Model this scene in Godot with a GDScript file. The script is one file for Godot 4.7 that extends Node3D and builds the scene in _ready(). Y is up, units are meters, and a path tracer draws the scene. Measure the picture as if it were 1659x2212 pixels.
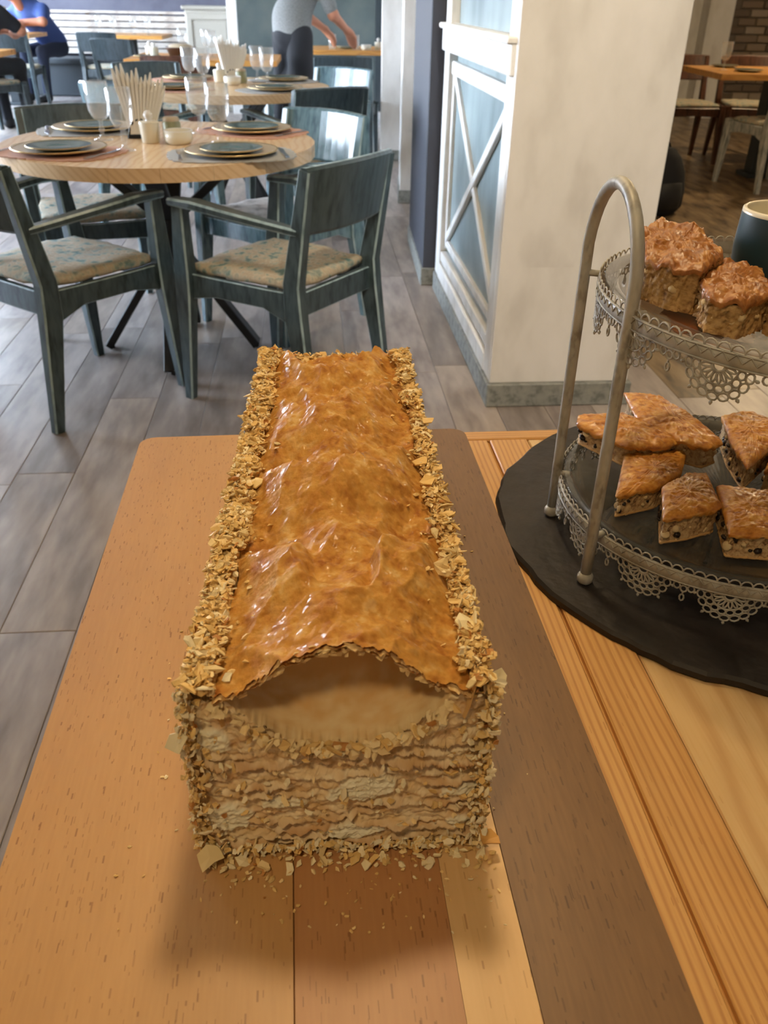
extends Node3D
# A dessert buffet corner of a restaurant: a pastry loaf on a board, a two tier stand, dining tables behind.

const CAM_H := 1.2
const BOARD_Y := 0.79      # top of the cutting board
const COUNTER_Y := 0.77    # top of the counter
const SLATE_Y := 0.778     # top of the slate disc

var rng := RandomNumberGenerator.new()
var used := {}
var M := {}
var vc := Color.WHITE
var worn := Color.WHITE

func _ready() -> void:
	rng.seed = 4711
	setup_view()
	make_materials()
	build_room()
	build_partition()
	build_counter()
	build_board()
	build_loaf()
	build_stand()
	build_near_table()
	build_second_table()
	build_far_tables()
	build_right_room()
	build_people()

# ------------------------------------------------------------------ view and light
func setup_view() -> void:
	var cam := Camera3D.new()
	cam.name = "camera"
	add_child(cam)
	cam.fov = 62.57
	cam.near = 0.02
	cam.far = 60.0
	var p := deg_to_rad(31.6)
	var r := deg_to_rad(1.0)
	var fw := Vector3(0, -sin(p), -cos(p))
	var up0 := Vector3(0, cos(p), -sin(p))
	var rt0 := Vector3(1, 0, 0)
	var rt := rt0 * cos(r) + up0 * sin(r)
	var up := up0 * cos(r) - rt0 * sin(r)
	cam.transform = Transform3D(Basis(rt, up, -fw), Vector3(0, CAM_H, 0))
	var at := CameraAttributesPhysical.new()
	at.frustum_focal_length = 19.75
	at.frustum_focus_distance = 0.62
	at.exposure_aperture = 11.0
	at.frustum_near = 0.02
	at.frustum_far = 60.0
	cam.attributes = at
	cam.fov = 62.57
	cam.current = true
	var env := Environment.new()
	env.background_mode = Environment.BG_SKY
	var sky := Sky.new()
	var sm := ProceduralSkyMaterial.new()
	sm.sky_top_color = Color(0.78, 0.88, 1.0)
	sm.sky_horizon_color = Color(0.95, 0.97, 1.0)
	sm.ground_horizon_color = Color(0.6, 0.62, 0.64)
	sm.ground_bottom_color = Color(0.35, 0.36, 0.36)
	sm.sun_angle_max = 1.0
	sm.energy_multiplier = 50.0
	sky.sky_material = sm
	env.sky = sky
	env.tonemap_mode = Environment.TONE_MAPPER_LINEAR
	env.tonemap_exposure = 1.0
	env.sdfgi_enabled = true
	env.ssao_enabled = true
	env.ssil_enabled = true
	var we := WorldEnvironment.new()
	we.name = "environment"
	we.environment = env
	add_child(we)

# ------------------------------------------------------------------ naming
func numbered(called: String) -> String:
	if not used.has(called):
		used[called] = 0
		return called
	used[called] += 1
	return "%s_%03d" % [called, used[called]]

func tag(o: Node, label: String, category: String, group := "", kind := "") -> void:
	if label != "": o.set_meta("label", label)
	if category != "": o.set_meta("category", category)
	if group != "": o.set_meta("group", group)
	if kind != "": o.set_meta("kind", kind)

func thing(called: String, label: String, category: String, at := Vector3.ZERO, turn := 0.0, group := "") -> Node3D:
	var o := Node3D.new()
	o.name = numbered(called)
	add_child(o)
	o.position = at
	o.rotation.y = turn
	tag(o, label, category, group)
	return o

func part(called: String, mesh: Mesh, mat: Material, parent: Node, at := Vector3.ZERO, turn := Vector3.ZERO) -> MeshInstance3D:
	var o := MeshInstance3D.new()
	o.mesh = mesh
	o.material_override = mat
	if parent == self:
		o.name = numbered(called)
	else:
		var n := 0
		var nm := called
		while parent.has_node(NodePath(nm)):
			n += 1
			nm = "%s_%03d" % [called, n]
		o.name = nm
	parent.add_child(o, true)
	o.position = at
	o.rotation = turn
	return o

func struct(called: String, mesh: Mesh, mat: Material, at := Vector3.ZERO, turn := 0.0) -> MeshInstance3D:
	var o := part(called, mesh, mat, self, at, Vector3(0, turn, 0))
	o.set_meta("kind", "structure")
	return o

func dup(root: Node3D, at: Vector3, turn: float, label: String, group := "") -> Node3D:
	var r: Node3D = root.duplicate()
	r.name = numbered(String(root.name).rstrip("0123456789_"))
	add_child(r)
	r.position = at
	r.rotation = Vector3(0, turn, 0)
	r.set_meta("label", label)
	if group != "": r.set_meta("group", group)
	return r

# ------------------------------------------------------------------ mesh helpers
func begin(smooth := false) -> SurfaceTool:
	var st := SurfaceTool.new()
	st.begin(Mesh.PRIMITIVE_TRIANGLES)
	st.set_smooth_group(1 if smooth else -1)
	return st

func done(st: SurfaceTool) -> ArrayMesh:
	st.generate_normals()
	return st.commit()

# counter-clockwise seen from outside
func tri(st: SurfaceTool, a: Vector3, b: Vector3, c: Vector3, ua := Vector2.ZERO, ub := Vector2.ZERO, uc := Vector2.ZERO) -> void:
	st.set_color(vc); st.set_uv(ua); st.add_vertex(a)
	st.set_color(vc); st.set_uv(uc); st.add_vertex(c)
	st.set_color(vc); st.set_uv(ub); st.add_vertex(b)

func quad(st: SurfaceTool, a: Vector3, b: Vector3, c: Vector3, d: Vector3) -> void:
	tri(st, a, b, c)
	tri(st, a, c, d)

func quad_uv(st: SurfaceTool, a: Vector3, b: Vector3, c: Vector3, d: Vector3, ua: Vector2, ub: Vector2, uc: Vector2, ud: Vector2) -> void:
	tri(st, a, b, c, ua, ub, uc)
	tri(st, a, c, d, ua, uc, ud)

# chamfered box; uv.v runs along z (or y for upright pieces), in metres, plus an offset
func rbox(st: SurfaceTool, c: Vector3, size: Vector3, bev := 0.003, xf := Transform3D.IDENTITY, uvo := Vector2.ZERO) -> void:
	var h := size * 0.5
	bev = minf(bev, minf(h.x, minf(h.y, h.z)) * 0.9)
	var main := vc
	for ax in 3:
		for s in [-1.0, 1.0]:
			var n := Vector3.ZERO; n[ax] = s
			var u := Vector3.ZERO; u[(ax + 1) % 3] = 1.0
			var v := Vector3.ZERO; v[(ax + 2) % 3] = 1.0
			var hu := h[(ax + 1) % 3] - bev
			var hv := h[(ax + 2) % 3] - bev
			var o := n * h[ax]
			var q := [o - u * hu - v * hv, o + u * hu - v * hv, o + u * hu + v * hv, o - u * hu + v * hv]
			if s < 0: q.reverse()
			var uv := []
			for k in 4:
				var pnt: Vector3 = q[k] + c
				if ax == 1: uv.append(Vector2(pnt.x, pnt.z) + uvo)
				elif ax == 0: uv.append(Vector2(pnt.y, pnt.z) + uvo)
				else: uv.append(Vector2(pnt.x, pnt.y) + uvo)
				q[k] = xf * pnt
			quad_uv(st, q[0], q[1], q[2], q[3], uv[0], uv[1], uv[2], uv[3])
	if bev <= 0.0: return
	vc = worn if worn != Color.WHITE else main
	for ax in 3:
		var b: int = (ax + 1) % 3
		var d: int = (ax + 2) % 3
		for s1 in [-1.0, 1.0]:
			for s2 in [-1.0, 1.0]:
				var p := []
				for e in [-1.0, 1.0]:
					var x1 := Vector3.ZERO
					x1[ax] = e * (h[ax] - bev); x1[b] = s1 * h[b]; x1[d] = s2 * (h[d] - bev)
					var x2 := Vector3.ZERO
					x2[ax] = e * (h[ax] - bev); x2[b] = s1 * (h[b] - bev); x2[d] = s2 * h[d]
					p.append([x1 + c, x2 + c])
				var q := [p[0][0], p[1][0], p[1][1], p[0][1]]
				var uv := []
				for k in 4:
					uv.append(Vector2(q[k].x + q[k].y, q[k].z) + uvo)
				if s1 * s2 < 0:
					q.reverse(); uv.reverse()
				quad_uv(st, xf * q[0], xf * q[1], xf * q[2], xf * q[3], uv[0], uv[1], uv[2], uv[3])
	for sx in [-1.0, 1.0]:
		for sy in [-1.0, 1.0]:
			for sz in [-1.0, 1.0]:
				var o := Vector3(sx * (h.x - bev), sy * (h.y - bev), sz * (h.z - bev)) + c
				var a := o + Vector3(sx * bev, 0, 0)
				var b := o + Vector3(0, sy * bev, 0)
				var d := o + Vector3(0, 0, sz * bev)
				if sx * sy * sz > 0: tri(st, xf * a, xf * b, xf * d)
				else: tri(st, xf * a, xf * d, xf * b)
	vc = main

func box_mesh(size: Vector3, bev := 0.003, c := Vector3.ZERO, uvo := Vector2.ZERO) -> ArrayMesh:
	var st := begin()
	rbox(st, c, size, bev, Transform3D.IDENTITY, uvo)
	return done(st)

# rings of equal point counts, joined and capped
func loft(st: SurfaceTool, rings: Array, cap0 := true, cap1 := true) -> void:
	var c0 := center(rings[0])
	var c1 := center(rings[rings.size() - 1])
	var area := Vector3.ZERO
	var r0: PackedVector3Array = rings[0]
	var n := r0.size()
	for i in n:
		area += (r0[i] - c0).cross(r0[(i + 1) % n] - c0)
	if area.dot(c1 - c0) < 0:
		var fl := []
		for r in rings:
			var rr: PackedVector3Array = (r as PackedVector3Array).duplicate()
			rr.reverse()
			fl.append(rr)
		rings = fl
	var v := 0.0
	for k in rings.size() - 1:
		var a: PackedVector3Array = rings[k]
		var b: PackedVector3Array = rings[k + 1]
		var dv := center(a).distance_to(center(b))
		for i in n:
			var j := (i + 1) % n
			var u0 := float(i) / n
			var u1 := float(i + 1) / n
			quad_uv(st, a[i], a[j], b[j], b[i], Vector2(u0, v), Vector2(u1, v), Vector2(u1, v + dv), Vector2(u0, v + dv))
		v += dv
	if cap0:
		var a: PackedVector3Array = rings[0]
		for i in n: tri(st, c0, a[(i + 1) % n], a[i])
	if cap1:
		var b: PackedVector3Array = rings[rings.size() - 1]
		for i in n: tri(st, c1, b[i], b[(i + 1) % n])

func center(r: PackedVector3Array) -> Vector3:
	var c := Vector3.ZERO
	for p in r: c += p
	return c / r.size()

# bar with chamfered rectangular section; side is the direction of the section's first size
func bar(st: SurfaceTool, pts: Array, sizes: Array, side := Vector3(1, 0, 0), bev := 0.004) -> void:
	var rings := []
	for k in pts.size():
		var d: Vector3
		if k == 0: d = pts[1] - pts[0]
		elif k == pts.size() - 1: d = pts[k] - pts[k - 1]
		else: d = pts[k + 1] - pts[k - 1]
		d = d.normalized()
		var v := d.cross(side).normalized()
		var u := v.cross(d).normalized()
		var s: Vector2 = sizes[k] * 0.5
		var r := PackedVector3Array()
		var b := minf(bev, minf(s.x, s.y) * 0.8)
		for q in [Vector2(s.x, s.y - b), Vector2(s.x - b, s.y), Vector2(-s.x + b, s.y), Vector2(-s.x, s.y - b), Vector2(-s.x, -s.y + b), Vector2(-s.x + b, -s.y), Vector2(s.x - b, -s.y), Vector2(s.x, -s.y + b)]:
			r.append(pts[k] + u * q.x + v * q.y)
		rings.append(r)
	# sides, chamfers in the worn colour
	var main := vc
	var c0 := center(rings[0])
	var area := Vector3.ZERO
	for i in 8: area += (rings[0][i] - c0).cross(rings[0][(i + 1) % 8] - c0)
	var flip: bool = area.dot(pts[pts.size() - 1] - pts[0]) < 0
	for k in rings.size() - 1:
		for i in 8:
			vc = worn if i % 2 == 0 and worn != Color.WHITE else main
			var j := (i + 1) % 8
			if flip: quad(st, rings[k][j], rings[k][i], rings[k + 1][i], rings[k + 1][j])
			else: quad(st, rings[k][i], rings[k][j], rings[k + 1][j], rings[k + 1][i])
	vc = main
	var last: int = rings.size() - 1
	for i in 8:
		var j := (i + 1) % 8
		if flip:
			tri(st, c0, rings[0][i], rings[0][j])
			tri(st, pts[last], rings[last][j], rings[last][i])
		else:
			tri(st, c0, rings[0][j], rings[0][i])
			tri(st, pts[last], rings[last][i], rings[last][j])

func tube(st: SurfaceTool, pts: PackedVector3Array, rad: Variant, sides := 8, closed := false, caps := true) -> void:
	var rings := []
	var n := pts.size()
	var ref := Vector3(0.13, 0.97, 0.21).normalized()
	var prev := Vector3.ZERO
	for k in n:
		var d: Vector3
		if closed: d = pts[(k + 1) % n] - pts[(k + n - 1) % n]
		elif k == 0: d = pts[1] - pts[0]
		elif k == n - 1: d = pts[k] - pts[k - 1]
		else: d = pts[k + 1] - pts[k - 1]
		d = d.normalized()
		var u: Vector3
		if prev == Vector3.ZERO:
			u = d.cross(ref)
			if u.length() < 0.1: u = d.cross(Vector3(1, 0, 0))
		else:
			u = prev - d * prev.dot(d)
		u = u.normalized()
		prev = u
		var v := d.cross(u)
		var r := PackedVector3Array()
		var rr: float = rad if rad is float else rad[k]
		for i in sides:
			var a := TAU * i / sides
			r.append(pts[k] + (u * cos(a) + v * sin(a)) * rr)
		rings.append(r)
	for k in (n if closed else n - 1):
		var a: PackedVector3Array = rings[k]
		var b: PackedVector3Array = rings[(k + 1) % n]
		for i in sides:
			var j := (i + 1) % sides
			quad(st, a[i], a[j], b[j], b[i])
	if not closed and caps:
		for i in sides:
			var j := (i + 1) % sides
			tri(st, pts[0], rings[0][j], rings[0][i])
			tri(st, pts[n - 1], rings[n - 1][i], rings[n - 1][j])

# profile of (radius, height), outside going up
func lathe(st: SurfaceTool, prof: PackedVector2Array, seg := 32, c := Vector3.ZERO) -> void:
	for k in prof.size() - 1:
		var p := prof[k]
		var q := prof[k + 1]
		for i in seg:
			var a0 := TAU * i / seg
			var a1 := TAU * (i + 1) / seg
			var d0 := Vector3(cos(a0), 0, -sin(a0))
			var d1 := Vector3(cos(a1), 0, -sin(a1))
			var a := c + d0 * p.x + Vector3(0, p.y, 0)
			var b := c + d1 * p.x + Vector3(0, p.y, 0)
			var d := c + d1 * q.x + Vector3(0, q.y, 0)
			var e := c + d0 * q.x + Vector3(0, q.y, 0)
			if p.x > 1e-6: tri(st, a, b, d, Vector2(a.x, a.z), Vector2(b.x, b.z), Vector2(d.x, d.z))
			if q.x > 1e-6: tri(st, a, d, e, Vector2(a.x, a.z), Vector2(d.x, d.z), Vector2(e.x, e.z))

func lathe_mesh(prof: Array, seg := 32, smooth := true) -> ArrayMesh:
	var st := begin(smooth)
	lathe(st, PackedVector2Array(prof), seg)
	return done(st)

# flat polygon (x,z) extruded from y0 to y1 with a small top chamfer
func prism(st: SurfaceTool, poly: PackedVector2Array, y0: float, y1: float, bev := 0.0) -> void:
	var n := poly.size()
	var a := 0.0
	var c := Vector2.ZERO
	for i in n:
		a += poly[i].cross(poly[(i + 1) % n])
		c += poly[i]
	c /= n
	var pl := poly.duplicate()
	if a > 0: pl.reverse()       # clockwise in (x,z) is counter-clockwise from above
	var inset := PackedVector2Array()
	for p in pl:
		inset.append(p + (c - p).normalized() * bev)
	for i in n:
		var j := (i + 1) % n
		var p0 := Vector3(pl[i].x, y0, pl[i].y)
		var p1 := Vector3(pl[j].x, y0, pl[j].y)
		var q0 := Vector3(pl[i].x, y1 - bev, pl[i].y)
		var q1 := Vector3(pl[j].x, y1 - bev, pl[j].y)
		quad_uv(st, p0, p1, q1, q0, Vector2(p0.x + p0.y, p0.z), Vector2(p1.x + p1.y, p1.z), Vector2(q1.x + q1.y, q1.z), Vector2(q0.x + q0.y, q0.z))
		if bev > 0:
			var r0 := Vector3(inset[i].x, y1, inset[i].y)
			var r1 := Vector3(inset[j].x, y1, inset[j].y)
			quad_uv(st, q0, q1, r1, r0, pl[i], pl[j], inset[j], inset[i])
	var ids := Geometry2D.triangulate_polygon(inset)
	for k in range(0, ids.size(), 3):
		var t := [inset[ids[k]], inset[ids[k + 1]], inset[ids[k + 2]]]
		if (t[1] - t[0]).cross(t[2] - t[0]) > 0: t.reverse()
		tri(st, Vector3(t[0].x, y1, t[0].y), Vector3(t[1].x, y1, t[1].y), Vector3(t[2].x, y1, t[2].y), t[0], t[1], t[2])
		tri(st, Vector3(t[0].x, y0, t[0].y), Vector3(t[2].x, y0, t[2].y), Vector3(t[1].x, y0, t[1].y), t[0], t[2], t[1])

func noise(s: int, freq: float, oct := 3, kind := FastNoiseLite.TYPE_SIMPLEX_SMOOTH) -> FastNoiseLite:
	var f := FastNoiseLite.new()
	f.seed = s
	f.frequency = freq
	f.noise_type = kind
	f.fractal_octaves = oct
	return f

# surface from a grid of points p[j][i]; seen counter-clockwise when i runs right and j runs up
func grid(st: SurfaceTool, pts: PackedVector3Array, w: int, h: int, cols := PackedColorArray(), uvs := PackedVector2Array(), flip := false) -> void:
	for j in h - 1:
		for i in w - 1:
			var q := [j * w + i, j * w + i + 1, (j + 1) * w + i + 1, (j + 1) * w + i]
			if flip: q.reverse()
			for k in [0, 2, 1, 0, 3, 2]:
				var id: int = q[k]
				st.set_color(cols[id] if cols.size() else vc)
				st.set_uv(uvs[id] if uvs.size() else Vector2(pts[id].x, pts[id].z))
				st.add_vertex(pts[id])

# ------------------------------------------------------------------ materials
func lin(r: int, g: int, b: int) -> Color:
	return Color8(r, g, b).srgb_to_linear()

func plain(c: Color, rough := 0.6, metal := 0.0, spec := 0.5) -> StandardMaterial3D:
	var m := StandardMaterial3D.new()
	m.albedo_color = c
	m.roughness = rough
	m.metallic = metal
	m.metallic_specular = spec
	return m

func vcol(rough := 0.6, spec := 0.5) -> StandardMaterial3D:
	var m := plain(Color.WHITE, rough, 0.0, spec)
	m.vertex_color_use_as_albedo = true
	return m

func glassy(c: Color, a: float, rough := 0.03) -> StandardMaterial3D:
	var m := plain(Color(c.r, c.g, c.b, a), rough)
	m.transparency = BaseMaterial3D.TRANSPARENCY_ALPHA
	return m

func tex_mat(im: Image, scale: Vector3, rough: float, tri_planar := false, spec := 0.5) -> StandardMaterial3D:
	var m := plain(Color.WHITE, rough, 0.0, spec)
	m.albedo_texture = ImageTexture.create_from_image(im)
	m.uv1_scale = scale
	m.uv1_triplanar = tri_planar
	return m

# wood with the grain along v; ring: width of the growth lines, flecks: short dark pores
func wood_image(s: int, w: int, h: int, a: Color, b: Color, dark: Color, ring: float, warp: float, flecks: int, fleck_len: float, knots := 0) -> Image:
	var im := Image.create(w, h, false, Image.FORMAT_RGB8)
	var n1 := noise(s, 1.0, 2)
	var n2 := noise(s + 7, 1.0, 3)
	var n3 := noise(s + 13, 1.0, 2)
	var r := RandomNumberGenerator.new()
	r.seed = s
	var kn := []
	for k in knots:
		kn.append(Vector3(r.randf() * w, r.randf() * h, r.randf_range(6, 14) * w / 512.0))
	for y in h:
		var fy := float(y) / h
		# wrap along v
		var ya := fy * TAU
		for x in w:
			var fx := float(x) / w
			var wv := n1.get_noise_3d(fx * 1.7, sin(ya) * 0.35, cos(ya) * 0.35) * warp
			var t := fx / ring + wv
			for q in kn:
				var dx: float = (x - q.x) / q.z
				var dy: float = (y - q.y) / (q.z * 2.2)
				var dd := dx * dx + dy * dy
				t += 2.2 / (1.0 + dd)
			var g := 0.5 + 0.5 * sin(t * TAU)
			g = g * g * g
			var broad := 0.5 + 0.5 * n2.get_noise_3d(fx * 3.0, sin(ya) * 0.3, cos(ya) * 0.3)
			var fine := n3.get_noise_3d(fx * 90.0, sin(ya) * 3.0, cos(ya) * 3.0)
			var c := a.lerp(b, clampf(broad + 0.25 * fine, 0, 1))
			c = c.lerp(dark, clampf(g * 0.55 + fine * 0.12, 0, 1) * (1.0 if ring < 0.5 else 0.0))
			for q in kn:
				var dx: float = (x - q.x) / q.z
				var dy: float = (y - q.y) / (q.z * 1.5)
				var dd := sqrt(dx * dx + dy * dy)
				if dd < 1.1: c = c.lerp(dark.darkened(0.35), clampf((1.1 - dd) * 3.0, 0, 0.85))
			im.set_pixel(x, y, c)
	for k in flecks:
		var x := r.randi_range(0, w - 1)
		var y := r.randi_range(0, h - 1)
		var l := int(r.randf_range(0.4, 1.3) * fleck_len)
		var st := r.randf_range(0.2, 0.65)
		var wd := 1 if r.randf() < 0.7 else 2
		for d in l:
			var yy := (y + d) % h
			for e in wd:
				var xx := (x + e + d / 14) % w
				im.set_pixel(xx, yy, im.get_pixel(xx, yy).lerp(dark, st))
	return im

func blotch_image(s: int, w: int, h: int, cols: Array, freq: float, stretch := 1.0, oct := 4) -> Image:
	var im := Image.create(w, h, false, Image.FORMAT_RGB8)
	var n1 := noise(s, freq, oct)
	var n2 := noise(s + 3, freq * 3.1, oct)
	for y in h:
		for x in w:
			# blend with the wrapped copy so that repeats meet
			var fx := float(x) / w
			var fy := float(y) / h
			var v := 0.0
			var sx := smoothstep(0.8, 1.0, fx)
			var sy := smoothstep(0.8, 1.0, fy)
			v = n1.get_noise_2d(x, y * stretch) + 0.5 * n2.get_noise_2d(x, y * stretch)
			if sx > 0: v = lerpf(v, n1.get_noise_2d(x - w, y * stretch) + 0.5 * n2.get_noise_2d(x - w, y * stretch), sx)
			if sy > 0: v = lerpf(v, n1.get_noise_2d(x, (y - h) * stretch) + 0.5 * n2.get_noise_2d(x, (y - h) * stretch), sy)
			var t := clampf(v * 0.85 + 0.5, 0, 0.999) * (cols.size() - 1)
			var i := int(t)
			im.set_pixel(x, y, (cols[i] as Color).lerp(cols[i + 1], t - i))
	return im

func bump(s: int, freq: float, strength := 4.0, size := 512) -> ImageTexture:
	var n := noise(s, freq, 4)
	var im := n.get_seamless_image(size, size)
	im.bump_map_to_normal_map(strength)
	return ImageTexture.create_from_image(im)

func make_materials() -> void:
	# foreground woods
	M.beech = tex_mat(wood_image(11, 512, 1024, Color8(184, 140, 88), Color8(200, 156, 100), Color8(132, 90, 54), 0.9, 0.8, 2300, 8), Vector3(4.0, 1.6, 1), 0.42)
	M.beech2 = tex_mat(wood_image(12, 512, 1024, Color8(176, 124, 80), Color8(192, 142, 92), Color8(120, 78, 46), 0.9, 0.8, 2100, 10), Vector3(4.0, 1.6, 1), 0.42)
	M.beech3 = tex_mat(wood_image(14, 512, 1024, Color8(214, 174, 118), Color8(224, 186, 130), Color8(164, 118, 72), 0.9, 0.8, 700, 12), Vector3(4.0, 1.6, 1), 0.42)
	M.walnut = tex_mat(wood_image(13, 512, 1024, Color8(106, 76, 46), Color8(132, 98, 60), Color8(74, 50, 30), 0.9, 1.2, 1400, 12), Vector3(4.0, 1.6, 1), 0.45)
	M.pine = tex_mat(wood_image(21, 512, 1024, Color8(214, 168, 104), Color8(206, 156, 92), Color8(166, 112, 60), 0.034, 0.8, 300, 10, 0), Vector3(6.0, 1.2, 1), 0.4)
	M.pine2 = tex_mat(wood_image(22, 512, 1024, Color8(222, 190, 138), Color8(216, 180, 124), Color8(192, 148, 96), 0.1, 1.6, 60, 10, 0), Vector3(4.0, 1.0, 1), 0.42)
	M.pine3 = tex_mat(wood_image(23, 512, 512, Color8(228, 172, 96), Color8(220, 160, 84), Color8(186, 118, 54), 0.13, 1.5, 100, 10, 2), Vector3(2.4, 0.9, 1), 0.3)
	M.table = tex_mat(wood_image(24, 512, 512, Color8(238, 208, 168), Color8(230, 196, 152), Color8(212, 172, 128), 0.06, 1.2, 0, 10, 2), Vector3(2.2, 1.1, 1), 0.22)
	# floor planks
	M.floor = []
	var tones := [[Color8(128, 117, 112), Color8(156, 145, 139), Color8(176, 166, 158)], [Color8(140, 129, 123), Color8(166, 155, 148), Color8(184, 174, 166)], [Color8(114, 104, 98), Color8(138, 127, 120), Color8(162, 151, 143)], [Color8(132, 119, 109), Color8(158, 144, 132), Color8(178, 165, 152)]]
	for k in 4:
		var m := tex_mat(blotch_image(40 + k, 384, 384, tones[k], 0.012, 0.45, 5), Vector3(1.6, 0.8, 1), 0.36)
		M.floor.append(m)
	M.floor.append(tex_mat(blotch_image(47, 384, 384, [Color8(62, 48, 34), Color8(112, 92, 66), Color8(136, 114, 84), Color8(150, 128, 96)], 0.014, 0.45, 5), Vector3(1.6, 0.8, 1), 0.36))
	# painted furniture
	var paint_im := blotch_image(61, 384, 384, [Color(0.55, 0.6, 0.62), Color(0.78, 0.8, 0.8), Color(0.9, 0.92, 0.92), Color(1, 1, 1), Color(1, 1, 1)], 0.02, 0.25, 5)
	var pm := tex_mat(paint_im, Vector3(3, 3, 3), 0.33, true)
	pm.vertex_color_use_as_albedo = true
	M.paint = pm
	var pg := tex_mat(paint_im, Vector3(3, 3, 3), 0.16, true)
	pg.vertex_color_use_as_albedo = true
	M.paint_gloss = pg
	M.cushion = tex_mat(blotch_image(63, 384, 384, [Color8(84, 118, 116), Color8(150, 160, 148), Color8(186, 172, 148), Color8(170, 154, 130), Color8(196, 184, 162), Color8(120, 138, 130)], 0.014, 1.0, 3), Vector3(2.2, 2.2, 2.2), 0.9, true)
	M.cushion_pale = tex_mat(blotch_image(64, 256, 256, [Color8(150, 142, 138), Color8(200, 194, 190), Color8(214, 210, 206)], 0.02), Vector3(2.5, 2.5, 2.5), 0.9, true)
	M.steel_dark = plain(Color8(34, 36, 38), 0.45, 0.3)
	# walls
	M.plaster = tex_mat(blotch_image(71, 512, 512, [Color8(216, 213, 208), Color8(230, 228, 224), Color8(236, 234, 231)], 0.007, 0.5, 4), Vector3(0.9, 0.9, 0.9), 0.75, true)
	M.white = tex_mat(blotch_image(72, 256, 256, [Color8(228, 225, 218), Color8(242, 241, 237), Color8(246, 245, 242)], 0.02, 0.3), Vector3(2, 2, 2), 0.5, true)
	M.teal_panel = tex_mat(blotch_image(73, 256, 512, [Color8(120, 138, 142), Color8(146, 164, 168), Color8(160, 178, 180)], 0.01, 0.3, 4), Vector3(1.4, 0.7, 1), 0.3, true)
	M.plinth = tex_mat(blotch_image(74, 256, 256, [Color8(108, 110, 106), Color8(138, 140, 134), Color8(150, 150, 142)], 0.03, 1.0), Vector3(2.4, 2.4, 2.4), 0.55, true)
	M.blue_wall = plain(Color8(64, 67, 77), 0.6)
	M.dark_wall = plain(Color8(58, 64, 68), 0.6)
	M.violet_wall = tex_mat(blotch_image(75, 256, 256, [Color8(84, 84, 98), Color8(96, 96, 110), Color8(104, 104, 116)], 0.01), Vector3(0.5, 0.5, 0.5), 0.7, true)
	M.sage_wall = tex_mat(blotch_image(76, 256, 256, [Color8(66, 77, 78), Color8(77, 88, 87), Color8(86, 95, 92)], 0.01), Vector3(0.5, 0.5, 0.5), 0.6, true)
	M.ceiling = plain(Color8(206, 202, 196), 0.9)
	# tableware
	M.ceramic = plain(Color8(226, 220, 200), 0.2)
	M.ceramic_white = plain(Color8(236, 234, 228), 0.22)
	M.stone_plate = plain(Color8(186, 168, 140), 0.3)
	M.teal_plate = plain(Color8(72, 98, 100), 0.18)
	M.gold = plain(Color8(206, 180, 130), 0.25, 0.6)
	M.steel = plain(Color8(200, 200, 202), 0.2, 1.0)
	M.glass = glassy(Color(0.93, 0.96, 0.97), 0.1, 0.02)
	M.water = glassy(Color(0.9, 0.95, 0.95), 0.06, 0.01)
	M.cabinet = plain(Color8(186, 182, 170), 0.5)
	M.napkin = plain(Color8(236, 232, 222), 0.9)
	M.felt = plain(Color8(166, 166, 162), 0.95)
	M.felt_rose = plain(Color8(196, 150, 126), 0.95)
	M.black = plain(Color8(26, 26, 28), 0.6)
	M.green_jar = plain(Color8(140, 142, 108), 0.35)
	# pastry
	var crust := tex_mat(blotch_image(81, 512, 512, [Color8(154, 94, 40), Color8(182, 124, 56), Color8(196, 142, 68), Color8(206, 156, 80), Color8(220, 182, 120)], 0.012, 1.0, 4), Vector3(7, 7, 7), 0.6, true, 0.2)
	crust.normal_enabled = true
	crust.normal_texture = bump(82, 0.035, 6.0)
	crust.normal_scale = 0.8
	crust.clearcoat_enabled = true
	crust.clearcoat = 0.65
	crust.clearcoat_roughness = 0.12
	var spots := noise(87, 0.03, 3).get_seamless_image(512, 512)
	spots.convert(Image.FORMAT_RGB8)
	for y in 512:
		for x in 512:
			var v := smoothstep(0.57, 0.68, spots.get_pixel(x, y).r)
			spots.set_pixel(x, y, Color(v, v, v))
	crust.clearcoat_texture = ImageTexture.create_from_image(spots)
	crust.backlight_enabled = true
	crust.backlight = Color(0.3, 0.17, 0.05)
	M.crust = crust
	var bak := tex_mat(blotch_image(83, 512, 512, [Color8(142, 78, 26), Color8(178, 110, 38), Color8(196, 130, 48), Color8(208, 148, 64), Color8(224, 176, 100)], 0.013, 2.2, 4), Vector3(9, 9, 9), 0.42, true)
	bak.normal_enabled = true
	bak.normal_texture = crust.normal_texture
	bak.normal_scale = 0.3
	bak.clearcoat_enabled = true
	bak.clearcoat = 0.9
	bak.clearcoat_roughness = 0.14
	var gloss := noise(88, 0.016, 3).get_seamless_image(256, 256)
	gloss.convert(Image.FORMAT_RGB8)
	for y in 256:
		for x in 256:
			var v := smoothstep(0.42, 0.6, gloss.get_pixel(x, y).r)
			gloss.set_pixel(x, y, Color(v, v, v))
	bak.clearcoat_texture = ImageTexture.create_from_image(gloss)
	M.baked = bak
	var brn: StandardMaterial3D = bak.duplicate()
	brn.albedo_texture = ImageTexture.create_from_image(blotch_image(84, 384, 384, [Color8(110, 62, 26), Color8(142, 86, 38), Color8(160, 104, 50), Color8(174, 120, 62), Color8(196, 150, 90)], 0.02, 1.0, 4))
	brn.roughness = 0.4
	brn.clearcoat = 0.35
	brn.normal_scale = 0.6
	M.browned = brn
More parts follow.
